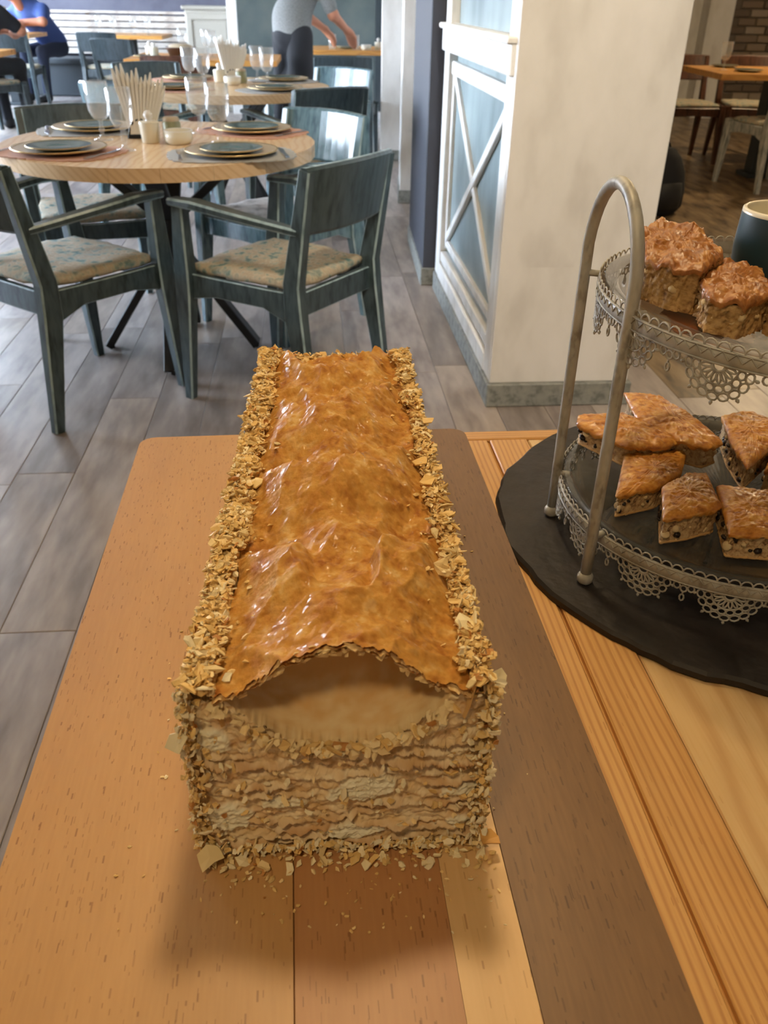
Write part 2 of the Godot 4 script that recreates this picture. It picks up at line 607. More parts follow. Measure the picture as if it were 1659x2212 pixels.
	M.filling_pale = tex_mat(blotch_image(86, 256, 256, [Color8(92, 62, 34), Color8(146, 108, 62), Color8(178, 142, 88), Color8(196, 162, 108), Color8(146, 104, 58)], 0.03, 1.6, 4), Vector3(12, 12, 12), 0.7, true)
	var fl := vcol(0.6)
	fl.subsurf_scatter_enabled = false
	M.flake = fl
	M.strata = vcol(0.7)
	M.crust_leaf = vcol(0.6)
	M.crust_leaf.backlight_enabled = true
	M.crust_leaf.backlight = Color(0.5, 0.36, 0.18)
	M.filling = tex_mat(blotch_image(85, 256, 256, [Color8(70, 44, 26), Color8(150, 112, 72), Color8(190, 158, 112), Color8(206, 178, 132), Color8(160, 118, 72)], 0.03, 1.0, 4), Vector3(14, 14, 14), 0.7, true)
	M.raisin = plain(Color8(34, 22, 18), 0.35)
	M.base = plain(Color8(196, 156, 100), 0.6)
	M.nut = plain(Color8(206, 182, 138), 0.7)
	M.syrup = glassy(Color(0.5, 0.26, 0.09), 0.5, 0.08)
	# stand
	M.stand = tex_mat(blotch_image(91, 256, 256, [Color8(122, 118, 108), Color8(164, 162, 152), Color8(176, 174, 164), Color8(184, 182, 172)], 0.03, 0.4), Vector3(8, 8, 8), 0.42, true)
	M.plate_glass = glassy(Color(0.5, 0.54, 0.5), 0.06, 0.04)
	var sl := tex_mat(blotch_image(92, 512, 512, [Color8(22, 18, 15), Color8(31, 25, 21), Color8(38, 31, 26)], 0.012, 1.0, 5), Vector3(3, 3, 3), 0.6, true)
	sl.normal_enabled = true
	sl.normal_texture = bump(93, 0.03, 3.0)
	sl.normal_scale = 0.4
	M.slate = sl
	M.cup = plain(Color8(44, 70, 82), 0.32)
	M.skin = plain(Color8(176, 118, 90), 0.55)
	M.hair = plain(Color8(34, 28, 26), 0.6)
	M.cloth_blue = plain(Color8(62, 84, 142), 0.85)
	M.cloth_grey = tex_mat(blotch_image(95, 128, 128, [Color8(96, 99, 99), Color8(128, 131, 131), Color8(144, 147, 147)], 0.12), Vector3(6, 6, 6), 0.9, true)
	M.cloth_black = plain(Color8(24, 26, 32), 0.85)
	M.cloth_navy = plain(Color8(40, 48, 70), 0.85)
	M.wood_brown = plain(Color8(74, 48, 34), 0.4)
	M.slat = tex_mat(blotch_image(96, 256, 128, [Color8(176, 160, 146), Color8(206, 194, 180), Color8(220, 210, 200)], 0.02, 3.0), Vector3(1, 3, 1), 0.6, true)
	M.brick = []
	for k in 4:
		M.brick.append(plain([Color8(142, 124, 102), Color8(126, 108, 88), Color8(156, 140, 120), Color8(108, 92, 76)][k], 0.85))
	M.mortar = plain(Color8(112, 100, 86), 0.95)
	M.bottle = glassy(Color(0.1, 0.55, 0.25), 0.55, 0.05)

# ------------------------------------------------------------------ room
func in_view(p: Vector3, margin := 0.8) -> bool:
	return p.z < -0.2 and p.z > -12.8 and absf(p.x) < -p.z * 0.56 + margin

func build_room() -> void:
	# floor slab and its planks
	var st := begin()
	rbox(st, Vector3(0, -0.087, -5.2), Vector3(12.4, 0.15, 15.6), 0.0)
	var floor_o := struct("floor", done(st), M.floor[0])
	var turn := deg_to_rad(5.2)
	var b := Basis(Vector3.UP, turn)
	var list := []
	var w := 0.165
	var l := 1.25
	for i in range(-36, 37):
		var off := fposmod(i * 0.37 + (i % 3) * 0.21, 1.0) * l
		for j in range(-12, 3):
			var c := b * Vector3(i * w + 0.04, 0, j * l + off)
			if not in_view(c, 1.1) or absf(c.x) > 5.6: continue
			list.append(c)
	list.sort_custom(func(p, q): return p.length() < q.length())
	var nf := [begin(), begin(), begin(), begin(), begin()]
	for k in list.size():
		var c: Vector3 = list[k]
		var uvo := Vector2(rng.randf() * 7.0, rng.randf() * 7.0)
		var tone := rng.randi_range(0, 3)
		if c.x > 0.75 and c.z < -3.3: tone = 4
		if k < 285:
			var s := begin()
			rbox(s, Vector3.ZERO, Vector3(w - 0.0015, 0.012, l - 0.0015), 0.0012, Transform3D.IDENTITY, uvo)
			part("plank", done(s), M.floor[tone], floor_o, c + Vector3(0, -0.006, 0), Vector3(0, turn, 0))
		else:
			rbox(nf[tone], Vector3.ZERO, Vector3(w - 0.0015, 0.012, l - 0.0015), 0.0, Transform3D(b, c + Vector3(0, -0.006, 0)), uvo)
	for k in 5:
		var o := part("distant_planks", done(nf[k]), M.floor[k], floor_o)
		o.set_meta("kind", "stuff")
	# ceiling and walls
	struct("ceiling", box_mesh(Vector3(12.4, 0.15, 15.6), 0.0), M.ceiling, Vector3(0, 3.175, -5.2))
	struct("wall_front", box_mesh(Vector3(12.4, 3.1, 0.2), 0.0), M.plaster, Vector3(0, 1.55, 2.5))
	struct("wall_right", box_mesh(Vector3(0.2, 3.1, 15.4), 0.0), M.plaster, Vector3(6.1, 1.55, -5.2))
	struct("wall_back", box_mesh(Vector3(4.4, 3.1, 0.2), 0.0), M.violet_wall, Vector3(-3.9, 1.55, -12.8))
	# left wall with window openings
	st = begin()
	var zs := [-12.4, -10.2, -9.9, -7.7, -7.4, -5.2, -4.9, -2.7]
	rbox(st, Vector3(-6.0, 0.4, -5.2), Vector3(0.2, 0.8, 15.4), 0.0)
	rbox(st, Vector3(-6.0, 2.9, -5.2), Vector3(0.2, 0.4, 15.4), 0.0)
	rbox(st, Vector3(-6.0, 1.75, -12.65), Vector3(0.2, 1.9, 0.5), 0.0)
	rbox(st, Vector3(-6.0, 1.75, -0.1), Vector3(0.2, 1.9, 5.2), 0.0)
	for k in [1, 3, 5]:
		rbox(st, Vector3(-6.0, 1.75, (zs[k] + zs[k + 1]) * 0.5), Vector3(0.2, 1.9, 0.3), 0.0)
	struct("wall_left", done(st), M.plaster)
	for k in 4:
		var z0: float = zs[k * 2]
		var z1: float = zs[k * 2 + 1]
		st = begin()
		for y in [0.83, 2.67]: rbox(st, Vector3(-6.0, y, (z0 + z1) / 2), Vector3(0.08, 0.06, z1 - z0), 0.004)
		for z in [z0 + 0.03, (z0 + z1) / 2, z1 - 0.03]: rbox(st, Vector3(-6.0, 1.75, z), Vector3(0.08, 1.78, 0.06), 0.004)
		var wn := struct("window_%d" % (k + 1), done(st), M.white)
		for h in 2:
			var za := z0 + 0.06 if h == 0 else (z0 + z1) / 2 + 0.03
			var zb := (z0 + z1) / 2 - 0.03 if h == 0 else z1 - 0.06
			part("pane", box_mesh(Vector3(0.006, 1.78, zb - za), 0.0), M.glass, wn, Vector3(-6.0, 1.75, (za + zb) / 2))
	# short side wall left of the buffet, outside the picture
	struct("wall_side", box_mesh(Vector3(0.16, 3.1, 5.1), 0.0), M.plaster, Vector3(-2.4, 1.55, -0.15))
	# sage green wall block behind the second dining table, with a white post at its corner
	struct("wall_sage", box_mesh(Vector3(1.5, 3.1, 0.2), 0.0), M.sage_wall, Vector3(-0.94, 1.55, -10.7))
	struct("wall_return", box_mesh(Vector3(0.14, 3.1, 2.0), 0.0), M.sage_wall, Vector3(-1.64, 1.55, -11.8))
	struct("trim_1", box_mesh(Vector3(0.11, 3.1, 0.12), 0.004), M.white, Vector3(-1.745, 1.55, -10.66))
	struct("wall_dark", box_mesh(Vector3(1.6, 3.1, 0.2), 0.0), M.dark_wall, Vector3(0.6, 1.55, -11.2))
	struct("wall_middle", box_mesh(Vector3(0.12, 3.1, 6.2), 0.0), M.plaster, Vector3(0.37, 1.55, -8.0))
	# right hand room: plaster column and brick wall
	struct("wall_right_back", box_mesh(Vector3(2.2, 3.1, 0.2), 0.0), M.plaster, Vector3(2.5, 1.55, -11.3))
	struct("wall_column", box_mesh(Vector3(0.28, 3.1, 0.34), 0.006), M.plaster, Vector3(3.66, 1.55, -11.1))
	var br := struct("wall_brick", box_mesh(Vector3(2.0, 3.1, 0.14), 0.0), M.mortar, Vector3(4.82, 1.55, -11.3))
	for row in 14:
		var y := 0.22 + row * 0.085
		var x := -0.98 + (0.12 if row % 2 == 1 else 0.0)
		while x < 0.86:
			var bw := rng.randf_range(0.2, 0.27)
			bw = minf(bw, 0.98 - x)
			part("brick", box_mesh(Vector3(bw - 0.012, 0.073, 0.05), 0.008), M.brick[rng.randi_range(0, 3)], br, Vector3(x + bw / 2, y - 1.55, 0.07 + rng.randf_range(0.0, 0.014)))
			x += bw
	# white columns beyond the panelled partition
	var c1 := struct("wall_column", box_mesh(Vector3(0.36, 3.1, 0.5), 0.006), M.plaster, Vector3(0.245, 1.55, -6.17))
	part("plinth", box_mesh(Vector3(0.376, 0.083, 0.516), 0.004), M.plinth, c1, Vector3(0, -1.508, 0))
	var c2 := struct("wall_column", box_mesh(Vector3(0.4, 3.1, 0.5), 0.006), M.plaster, Vector3(0.115, 1.55, -7.86))
	part("plinth", box_mesh(Vector3(0.416, 0.083, 0.516), 0.004), M.plinth, c2, Vector3(0, -1.508, 0))
	# warm lamps: a shaded pendant over the counter and round ceiling lamps
	pendant(Vector3(0.0, 2.2, -0.98), 0.72, "white dome pendant lamp hanging above the pastry counter")
	pendant(Vector3(-0.3, 2.3, 0.45), 0.5, "white dome pendant lamp hanging behind the photographer")
	ceiling_spot(Vector3(0.12, 3.0, -2.35), 0.55, "ceiling spot lamp nearest the counter, over the gap before the dining tables")
	ceiling_spot(Vector3(-0.25, 3.0, -3.3), 0.45, "ceiling spot lamp above the nearest round table")
	track_spot(Vector3(0.45, 2.9, -0.6), Vector3(0.62, 0.75, -2.7), 5.0, "track spot lamp aimed at the white partition")
	ceiling_spot(Vector3(-0.1, 3.0, -4.6), 0.4, "ceiling spot lamp above the second round table")
	pendant(Vector3(3.4, 2.3, -7.4), 2.2, "white dome pendant lamp hanging above the wooden table in the side room")
	pendant(Vector3(2.4, 2.4, -4.4), 1.2, "white dome pendant lamp hanging over the side room floor")

func ceiling_spot(at: Vector3, power: float, label: String) -> void:
	var t := thing("ceiling_spot", label, "lamp", at)
	part("housing", lathe_mesh([Vector2(0.05, -0.04), Vector2(0.055, -0.04), Vector2(0.055, 0.1), Vector2(0.0, 0.1), Vector2(0.0, 0.09), Vector2(0.05, 0.09), Vector2(0.05, -0.04)], 24), M.ceramic_white, t)
	var bm := plain(Color(1, 0.9, 0.74), 0.5)
	bm.emission_enabled = true
	bm.emission = Color(1.0, 0.86, 0.64)
	bm.emission_energy_multiplier = 6.0
	var sp := SphereMesh.new()
	sp.radius = 0.035; sp.height = 0.07; sp.radial_segments = 16; sp.rings = 8
	part("bulb", sp, bm, t, Vector3(0, -0.03, 0))
	var l := OmniLight3D.new()
	l.name = "bulb_light"
	l.light_color = Color(1.0, 0.86, 0.64)
	l.light_energy = power
	l.light_size = 0.035
	l.omni_range = 14.0
	l.omni_attenuation = 2.0
	l.shadow_enabled = true
	l.position = Vector3(0, -0.03, 0)
	t.add_child(l)

func track_spot(at: Vector3, aim: Vector3, power: float, label: String) -> void:
	var t := thing("track_spot", label, "lamp", at)
	t.look_at_from_position(at, aim, Vector3.UP)
	part("housing", lathe_mesh([Vector2(0.05, -0.02), Vector2(0.055, -0.02), Vector2(0.055, 0.12), Vector2(0.0, 0.12), Vector2(0.0, 0.11), Vector2(0.05, 0.11), Vector2(0.05, -0.02)], 24), M.ceramic_white, t, Vector3.ZERO, Vector3(PI / 2, 0, 0))
	var st := begin(true)
	tube(st, PackedVector3Array([Vector3(0, 0.04, 0.06), Vector3(0, 0.12, 0.06), Vector3(0, 0.15, 0.14)]), 0.01, 8)
	part("bracket", done(st), M.ceramic_white, t)
	var bm := plain(Color(1, 0.95, 0.88), 0.5)
	bm.emission_enabled = true
	bm.emission = Color(1.0, 0.95, 0.87)
	bm.emission_energy_multiplier = 4.0
	var sp := SphereMesh.new()
	sp.radius = 0.04; sp.height = 0.08; sp.radial_segments = 16; sp.rings = 8
	part("bulb", sp, bm, t)
	var l := SpotLight3D.new()
	l.name = "bulb_light"
	l.light_color = Color(1.0, 0.95, 0.87)
	l.light_energy = power
	l.light_size = 0.04
	l.spot_range = 14.0
	l.spot_attenuation = 2.0
	l.spot_angle = 28.0
	l.shadow_enabled = true
	t.add_child(l)

func pendant(at: Vector3, power: float, label: String) -> void:
	var t := thing("pendant_lamp", label, "lamp", at)
	part("lamp_shade", lathe_mesh([Vector2(0.15, -0.02), Vector2(0.152, -0.018), Vector2(0.11, 0.07), Vector2(0.03, 0.11), Vector2(0.02, 0.12), Vector2(0.0, 0.12), Vector2(0.02, 0.11), Vector2(0.105, 0.062), Vector2(0.146, -0.018), Vector2(0.15, -0.02)], 32), M.ceramic_white, t)
	var st := begin(true)
	tube(st, PackedVector3Array([Vector3(0, 0.115, 0), Vector3(0, 0.4, 0), Vector3(0, 3.1 - at.y, 0)]), 0.004, 6)
	part("cord", done(st), M.black, t)
	var bm := plain(Color(1, 0.86, 0.66), 0.5)
	bm.emission_enabled = true
	bm.emission = Color(1.0, 0.88, 0.67)
	bm.emission_energy_multiplier = 5.0
	var sp := SphereMesh.new()
	sp.radius = 0.09; sp.height = 0.18; sp.radial_segments = 20; sp.rings = 10
	part("bulb", sp, bm, t)
	var l := OmniLight3D.new()
	l.name = "bulb_light"
	l.light_color = Color(1.0, 0.88, 0.69)
	l.light_energy = 1.2 * power
	l.light_size = 0.09
	l.omni_range = 14.0
	l.omni_attenuation = 2.0
	l.shadow_enabled = true
	t.add_child(l)

# ------------------------------------------------------------------ the panelled partition
func build_partition() -> void:
	var turn := deg_to_rad(5.3)
	var t := Node3D.new()
	t.name = numbered("wall_partition")
	add_child(t)
	t.position = Vector3(0.339, 0, -2.656)
	t.rotation.y = turn
	t.set_meta("kind", "structure")
	var D := 1.37
	part("core", box_mesh(Vector3(0.43, 3.1, D - 0.03), 0.003), M.plaster, t, Vector3(0.272, 1.55, -D / 2 - 0.0))
	part("plinth", box_mesh(Vector3(0.5, 0.083, D + 0.01), 0.004), M.plinth, t, Vector3(0.25, 0.0415, -D / 2 + 0.008))
	part("panel", box_mesh(Vector3(0.012, 2.9, D - 0.06), 0.0), M.teal_panel, t, Vector3(0.052, 1.6, -D / 2))
	# posts of the frame
	part("post", box_mesh(Vector3(0.05, 3.0, 0.10), 0.004), M.white, t, Vector3(0.034, 1.583, -0.073))
	part("post", box_mesh(Vector3(0.05, 3.0, 0.11), 0.004), M.white, t, Vector3(0.034, 1.583, -D + 0.06))
	part("front_face", box_mesh(Vector3(0.478, 3.0, 0.02), 0.002), M.plaster, t, Vector3(0.249, 1.583, -0.012))
	var zl := D - 0.224
	var zc := -0.112 - zl / 2
	# bottom rails with a groove between them
	part("rail", box_mesh(Vector3(0.06, 0.065, zl), 0.005), M.white, t, Vector3(0.036, 0.1155, zc))
	part("rail", box_mesh(Vector3(0.05, 0.045, zl), 0.004), M.white, t, Vector3(0.041, 0.18, zc))
	part("rail", box_mesh(Vector3(0.03, 0.035, zl), 0.004), M.white, t, Vector3(0.045, 0.245, zc))
	# inner stiles
	for z in [-0.13, -D + 0.13]:
		part("stile", box_mesh(Vector3(0.03, 0.72, 0.034), 0.004), M.white, t, Vector3(0.045, 0.58, z))
	# rails under the band, the band itself
	part("rail", box_mesh(Vector3(0.036, 0.05, zl), 0.004), M.white, t, Vector3(0.042, 0.945, zc))
	part("band", box_mesh(Vector3(0.06, 0.085, D - 0.03), 0.004), M.white, t, Vector3(0.026, 1.046, -D / 2 - 0.013))
	part("band_cap", box_mesh(Vector3(0.075, 0.02, D - 0.02), 0.005), M.white, t, Vector3(0.018, 1.094, -D / 2 - 0.012))
	# crossing bars
	var y0 := 0.265
	var y1 := 0.92
	var za := -0.15
	var zb := -D + 0.15
	var st := begin()
	bar(st, [Vector3(0.04, y0, za), Vector3(0.04, y1, zb)], [Vector2(0.018, 0.034), Vector2(0.018, 0.034)], Vector3(1, 0, 0), 0.003)
	part("cross_bar", done(st), M.white, t)
	st = begin()
	bar(st, [Vector3(0.036, y1, za), Vector3(0.036, y0, zb)], [Vector2(0.018, 0.034), Vector2(0.018, 0.034)], Vector3(1, 0, 0), 0.003)
	part("cross_bar", done(st), M.white, t)
	# slate blue column that follows
	var c := struct("wall_column", box_mesh(Vector3(0.4, 3.1, 0.86), 0.003), M.blue_wall, Vector3(0.172, 1.55, -4.039) + Basis(Vector3.UP, turn) * Vector3(0.208, 0, -0.44), deg_to_rad(3.2))
	part("plinth", box_mesh(Vector3(0.416, 0.083, 0.876), 0.004), M.plinth, c, Vector3(0, -1.508, 0))

# ------------------------------------------------------------------ counter
func build_counter() -> void:
	var turn := deg_to_rad(5.6)
	var b := Basis(Vector3.UP, turn)
	# local origin: the point under the left edge of the bare strip, far end of the counter
	var t := thing("buffet_counter", "pine buffet counter of glued planks under the cutting board and the slate disc", "counter", Vector3(0.112, 0, -0.86), turn)
	var H := 0.03
	var y := COUNTER_Y - H / 2
	var L := 0.95
	# [left, right, height offset, material]
	var strips := [[-0.33, -0.09, 0.0, "pine2"], [-0.0895, 0.0034, 0.0, "pine"], [0.0036, 0.0062, -0.003, "pine"], [0.0064, 0.0494, 0.0, "pine"], [0.0506, 0.21, -0.0012, "pine2"], [0.2105, 0.38, -0.0012, "pine2"], [0.3805, 0.66, -0.0012, "pine"]]
	var k := 0
	for s in strips:
		var w: float = s[1] - s[0]
		var z0 := -0.022 if k < 7 else 0.0
		part("plank", box_mesh(Vector3(w, H, L), 0.0012, Vector3.ZERO, Vector2(0.13 * k + 0.31, 0.47 * k)), M[s[3]], t, Vector3((s[0] + s[1]) / 2, y + s[2], L / 2 + 0.001))
		k += 1
	var st := begin()
	var e := Transform3D(Basis(Vector3.UP, PI / 2), Vector3.ZERO)
	rbox(st, Vector3.ZERO, Vector3(0.022, H, 0.99), 0.002, e, Vector2(0.7, 0.2))
	part("end_strip", done(st), M.pine, t, Vector3(0.165, y, -0.011))
	part("apron", box_mesh(Vector3(0.9, 0.07, 0.02), 0.002), M.pine2, t, Vector3(0.165, y - 0.05, 0.04))
	part("apron", box_mesh(Vector3(0.02, 0.07, 0.84), 0.002), M.pine2, t, Vector3(-0.28, y - 0.05, 0.48))
	for x in [-0.28, 0.6]:
		for z in [0.05, 0.9]:
			part("leg", box_mesh(Vector3(0.06, 0.735, 0.06), 0.004), M.pine2, t, Vector3(x, 0.3675, z))
	# the curl of dried glue or batter, and specks
	st = begin(true)
	tube(st, PackedVector3Array([Vector3(0.106, 0, 0.535), Vector3(0.1, 0.002, 0.548), Vector3(0.108, 0.001, 0.556), Vector3(0.1165, 0.0025, 0.575)]), 0.0016, 6)
	var fk := part("wood_shaving", done(st), M.beech3, self, t.position + b * Vector3(0, COUNTER_Y + 0.0012, 0), Vector3(0, turn, 0))
	tag(fk, "thin curled pale shaving lying on the bare pine strip of the counter", "shaving")

func build_board() -> void:
	var turn := deg_to_rad(6.1)
	# local origin: far left corner of the top
	var t := thing("cutting_board", "large cutting board of glued beech and walnut staves carrying the pastry loaf", "cutting board", Vector3(-0.2625, COUNTER_Y + 0.0005, -0.812), turn)
	var H := BOARD_Y - COUNTER_Y - 0.0005
	var L := 0.745
	var names := ["beech", "beech2", "beech3", "walnut"]
	var xs := [0.0, 0.160, 0.240, 0.276, 0.351]
	var mats: Array = [M.beech, M.beech2, M.beech3, M.walnut]
	var lab := ["warm brown beech stave", "reddish beech stave", "pale yellow stave", "dark walnut stave"]
	for k in 4:
		var x0: float = xs[k]
		var x1: float = xs[k + 1]
		var poly := PackedVector2Array()
		var r := 0.016
		if k == 0:
			for a in 6: poly.append(Vector2(x0 + r - r * cos(a * PI / 10), r - r * sin(a * PI / 10)))
			poly.append_array([Vector2(x1 - 0.0002, 0), Vector2(x1 - 0.0002, L), Vector2(x0, L)])
		elif k == 3:
			poly.append_array([Vector2(x0, 0)])
			for a in 6: poly.append(Vector2(x1 - r + r * sin(a * PI / 10), r - r * cos(a * PI / 10)))
			poly.append_array([Vector2(x1, L), Vector2(x0, L)])
		else:
			poly.append_array([Vector2(x0, 0), Vector2(x1 - 0.0002, 0), Vector2(x1 - 0.0002, L), Vector2(x0, L)])
		var st := begin()
		if k == 0 or k == 3: prism(st, poly, 0, H, 0.0022)
		else: prism(st, poly, 0, H)
		var o := part("stave", done(st), mats[k], t)
		o.set_meta("label", lab[k])

# ------------------------------------------------------------------ the pastry loaf
const LOAF_L := 0.455
const LOAF_H := 0.121

func loaf_half(z: float) -> float:
	return lerpf(0.0805, 0.0715, -z / LOAF_L)

var ln1: FastNoiseLite
var ln2: FastNoiseLite
var ln3: FastNoiseLite
var ln4: FastNoiseLite

func cap_point(t: float, z: float) -> Vector3:
	# t from -1 (left) to 1 (right)
	var s := -z / LOAF_L
	var xl := lerpf(-0.0625, -0.0535, s) + 0.0045 * ln1.get_noise_2d(z * 14.0, 3.0)
	var xr := lerpf(0.0665, 0.056, s) + 0.003 * ln1.get_noise_2d(z * 14.0, 9.0)
	var x := lerpf(xl, xr, t * 0.5 + 0.5)
	var amp := lerpf(0.029, 0.006, clampf(s * 1.05, 0, 1)) + 0.004 * ln1.get_noise_1d(z * 9.0 + 4.0)
	var y := 0.1165 + amp * lerpf(0.5 + 0.5 * cos(PI * t), 1.0 - t * t, 0.35)
	var edge := clampf((1.0 - absf(t)) * 4.0, 0, 1)
	# folds across the loaf: a slow rise, then a drop away from the front
	var wv := 0.55 * ln1.get_noise_2d(x * 9.0, z * 7.0 + 2.0)
	var q := (-z - 0.045 * t * t) / 0.112 + wv + 0.18
	var f := fposmod(q, 1.0)
	var g := smoothstep(0.0, 0.86, f) * (1.0 - smoothstep(0.88, 1.0, f))
	y += edge * 0.019 * (g - 0.4) * smoothstep(0.02, 0.1, -z)
	# blisters and wrinkles
	var rid := 1.0 - absf(ln2.get_noise_2d(x * 15.0, z * 11.0))
	y += edge * 0.0065 * (rid * rid - 0.55)
	y += (0.3 + 0.7 * edge) * 0.0009 * ln3.get_noise_2d(x * 150.0, z * 120.0)
	y += (0.3 + 0.7 * edge) * 0.0004 * ln3.get_noise_2d(x * 420.0 + 50.0, z * 380.0)
	return Vector3(x, y, z)

func flake_mesh(s: int) -> ArrayMesh:
	var r := RandomNumberGenerator.new()
	r.seed = 500 + s
	var st := begin()
	var n := r.randi_range(5, 8)
	var pts := []
	for i in n:
		var a := TAU * (i + r.randf_range(-0.25, 0.25)) / n
		var rad := r.randf_range(0.5, 1.15)
		var p := Vector3(cos(a) * rad, 0, sin(a) * rad * 0.75)
		p.y = 0.35 * sin(p.x * 1.3 + s) + 0.2 * p.z * p.z
		pts.append(p)
	var th := Vector3(0, 0.13, 0)
	for i in n:
		var j := (i + 1) % n
		tri(st, Vector3(0, 0.12, 0) + th, pts[j] + th * 0.6, pts[i] + th * 0.6)
		tri(st, Vector3(0, 0.12, 0) - th, pts[i] - th * 0.6, pts[j] - th * 0.6)
		quad(st, pts[i] - th * 0.6, pts[i] + th * 0.6, pts[j] + th * 0.6, pts[j] - th * 0.6)
	return done(st)

func scatter(called: String, parent: Node, meshes: Array, places: Array, mat: Material) -> void:
	# places: [Transform3D, Color]; one stuff part for each mesh variant
	for k in meshes.size():
		var mine := []
		for i in range(k, places.size(), meshes.size()): mine.append(places[i])
		if mine.is_empty(): continue
		var mm := MultiMesh.new()
		mm.transform_format = MultiMesh.TRANSFORM_3D
		mm.use_colors = true
		mm.mesh = meshes[k]
		mm.instance_count = mine.size()
		for i in mine.size():
			mm.set_instance_transform(i, mine[i][0])
			mm.set_instance_color(i, mine[i][1])
		var o := MultiMeshInstance3D.new()
		o.multimesh = mm
		o.material_override = mat
		var nm := called if k == 0 else "%s_%03d" % [called, k]
		o.name = nm
		o.set_meta("kind", "stuff")
		parent.add_child(o, true)

func flake_tone(r: RandomNumberGenerator) -> Color:
	var u := r.randf()
	var c: Color
	if u < 0.5: c = lin(226, 190, 120)
	elif u < 0.8: c = lin(236, 210, 152)
	elif u < 0.95: c = lin(242, 226, 184)
	else: c = lin(190, 132, 66)
	var k := r.randf_range(0.85, 1.1)
	return Color(minf(c.r * k, 1), minf(c.g * k, 1), minf(c.b * k, 1))

func flake_xf(r: RandomNumberGenerator, at: Vector3, n: Vector3, size: float, lift: float) -> Transform3D:
	var u := n.cross(Vector3(r.randf_range(-1, 1), r.randf_range(-1, 1), r.randf_range(-1, 1))).normalized()
	var b := Basis(u, n, u.cross(n)).rotated(u, r.randf_range(-lift, lift)).rotated(n, r.randf() * TAU)
	return Transform3D(b.scaled_local(Vector3(size * r.randf_range(0.7, 1.5), size * r.randf_range(0.7, 1.6), size * r.randf_range(0.5, 1.1))), at)

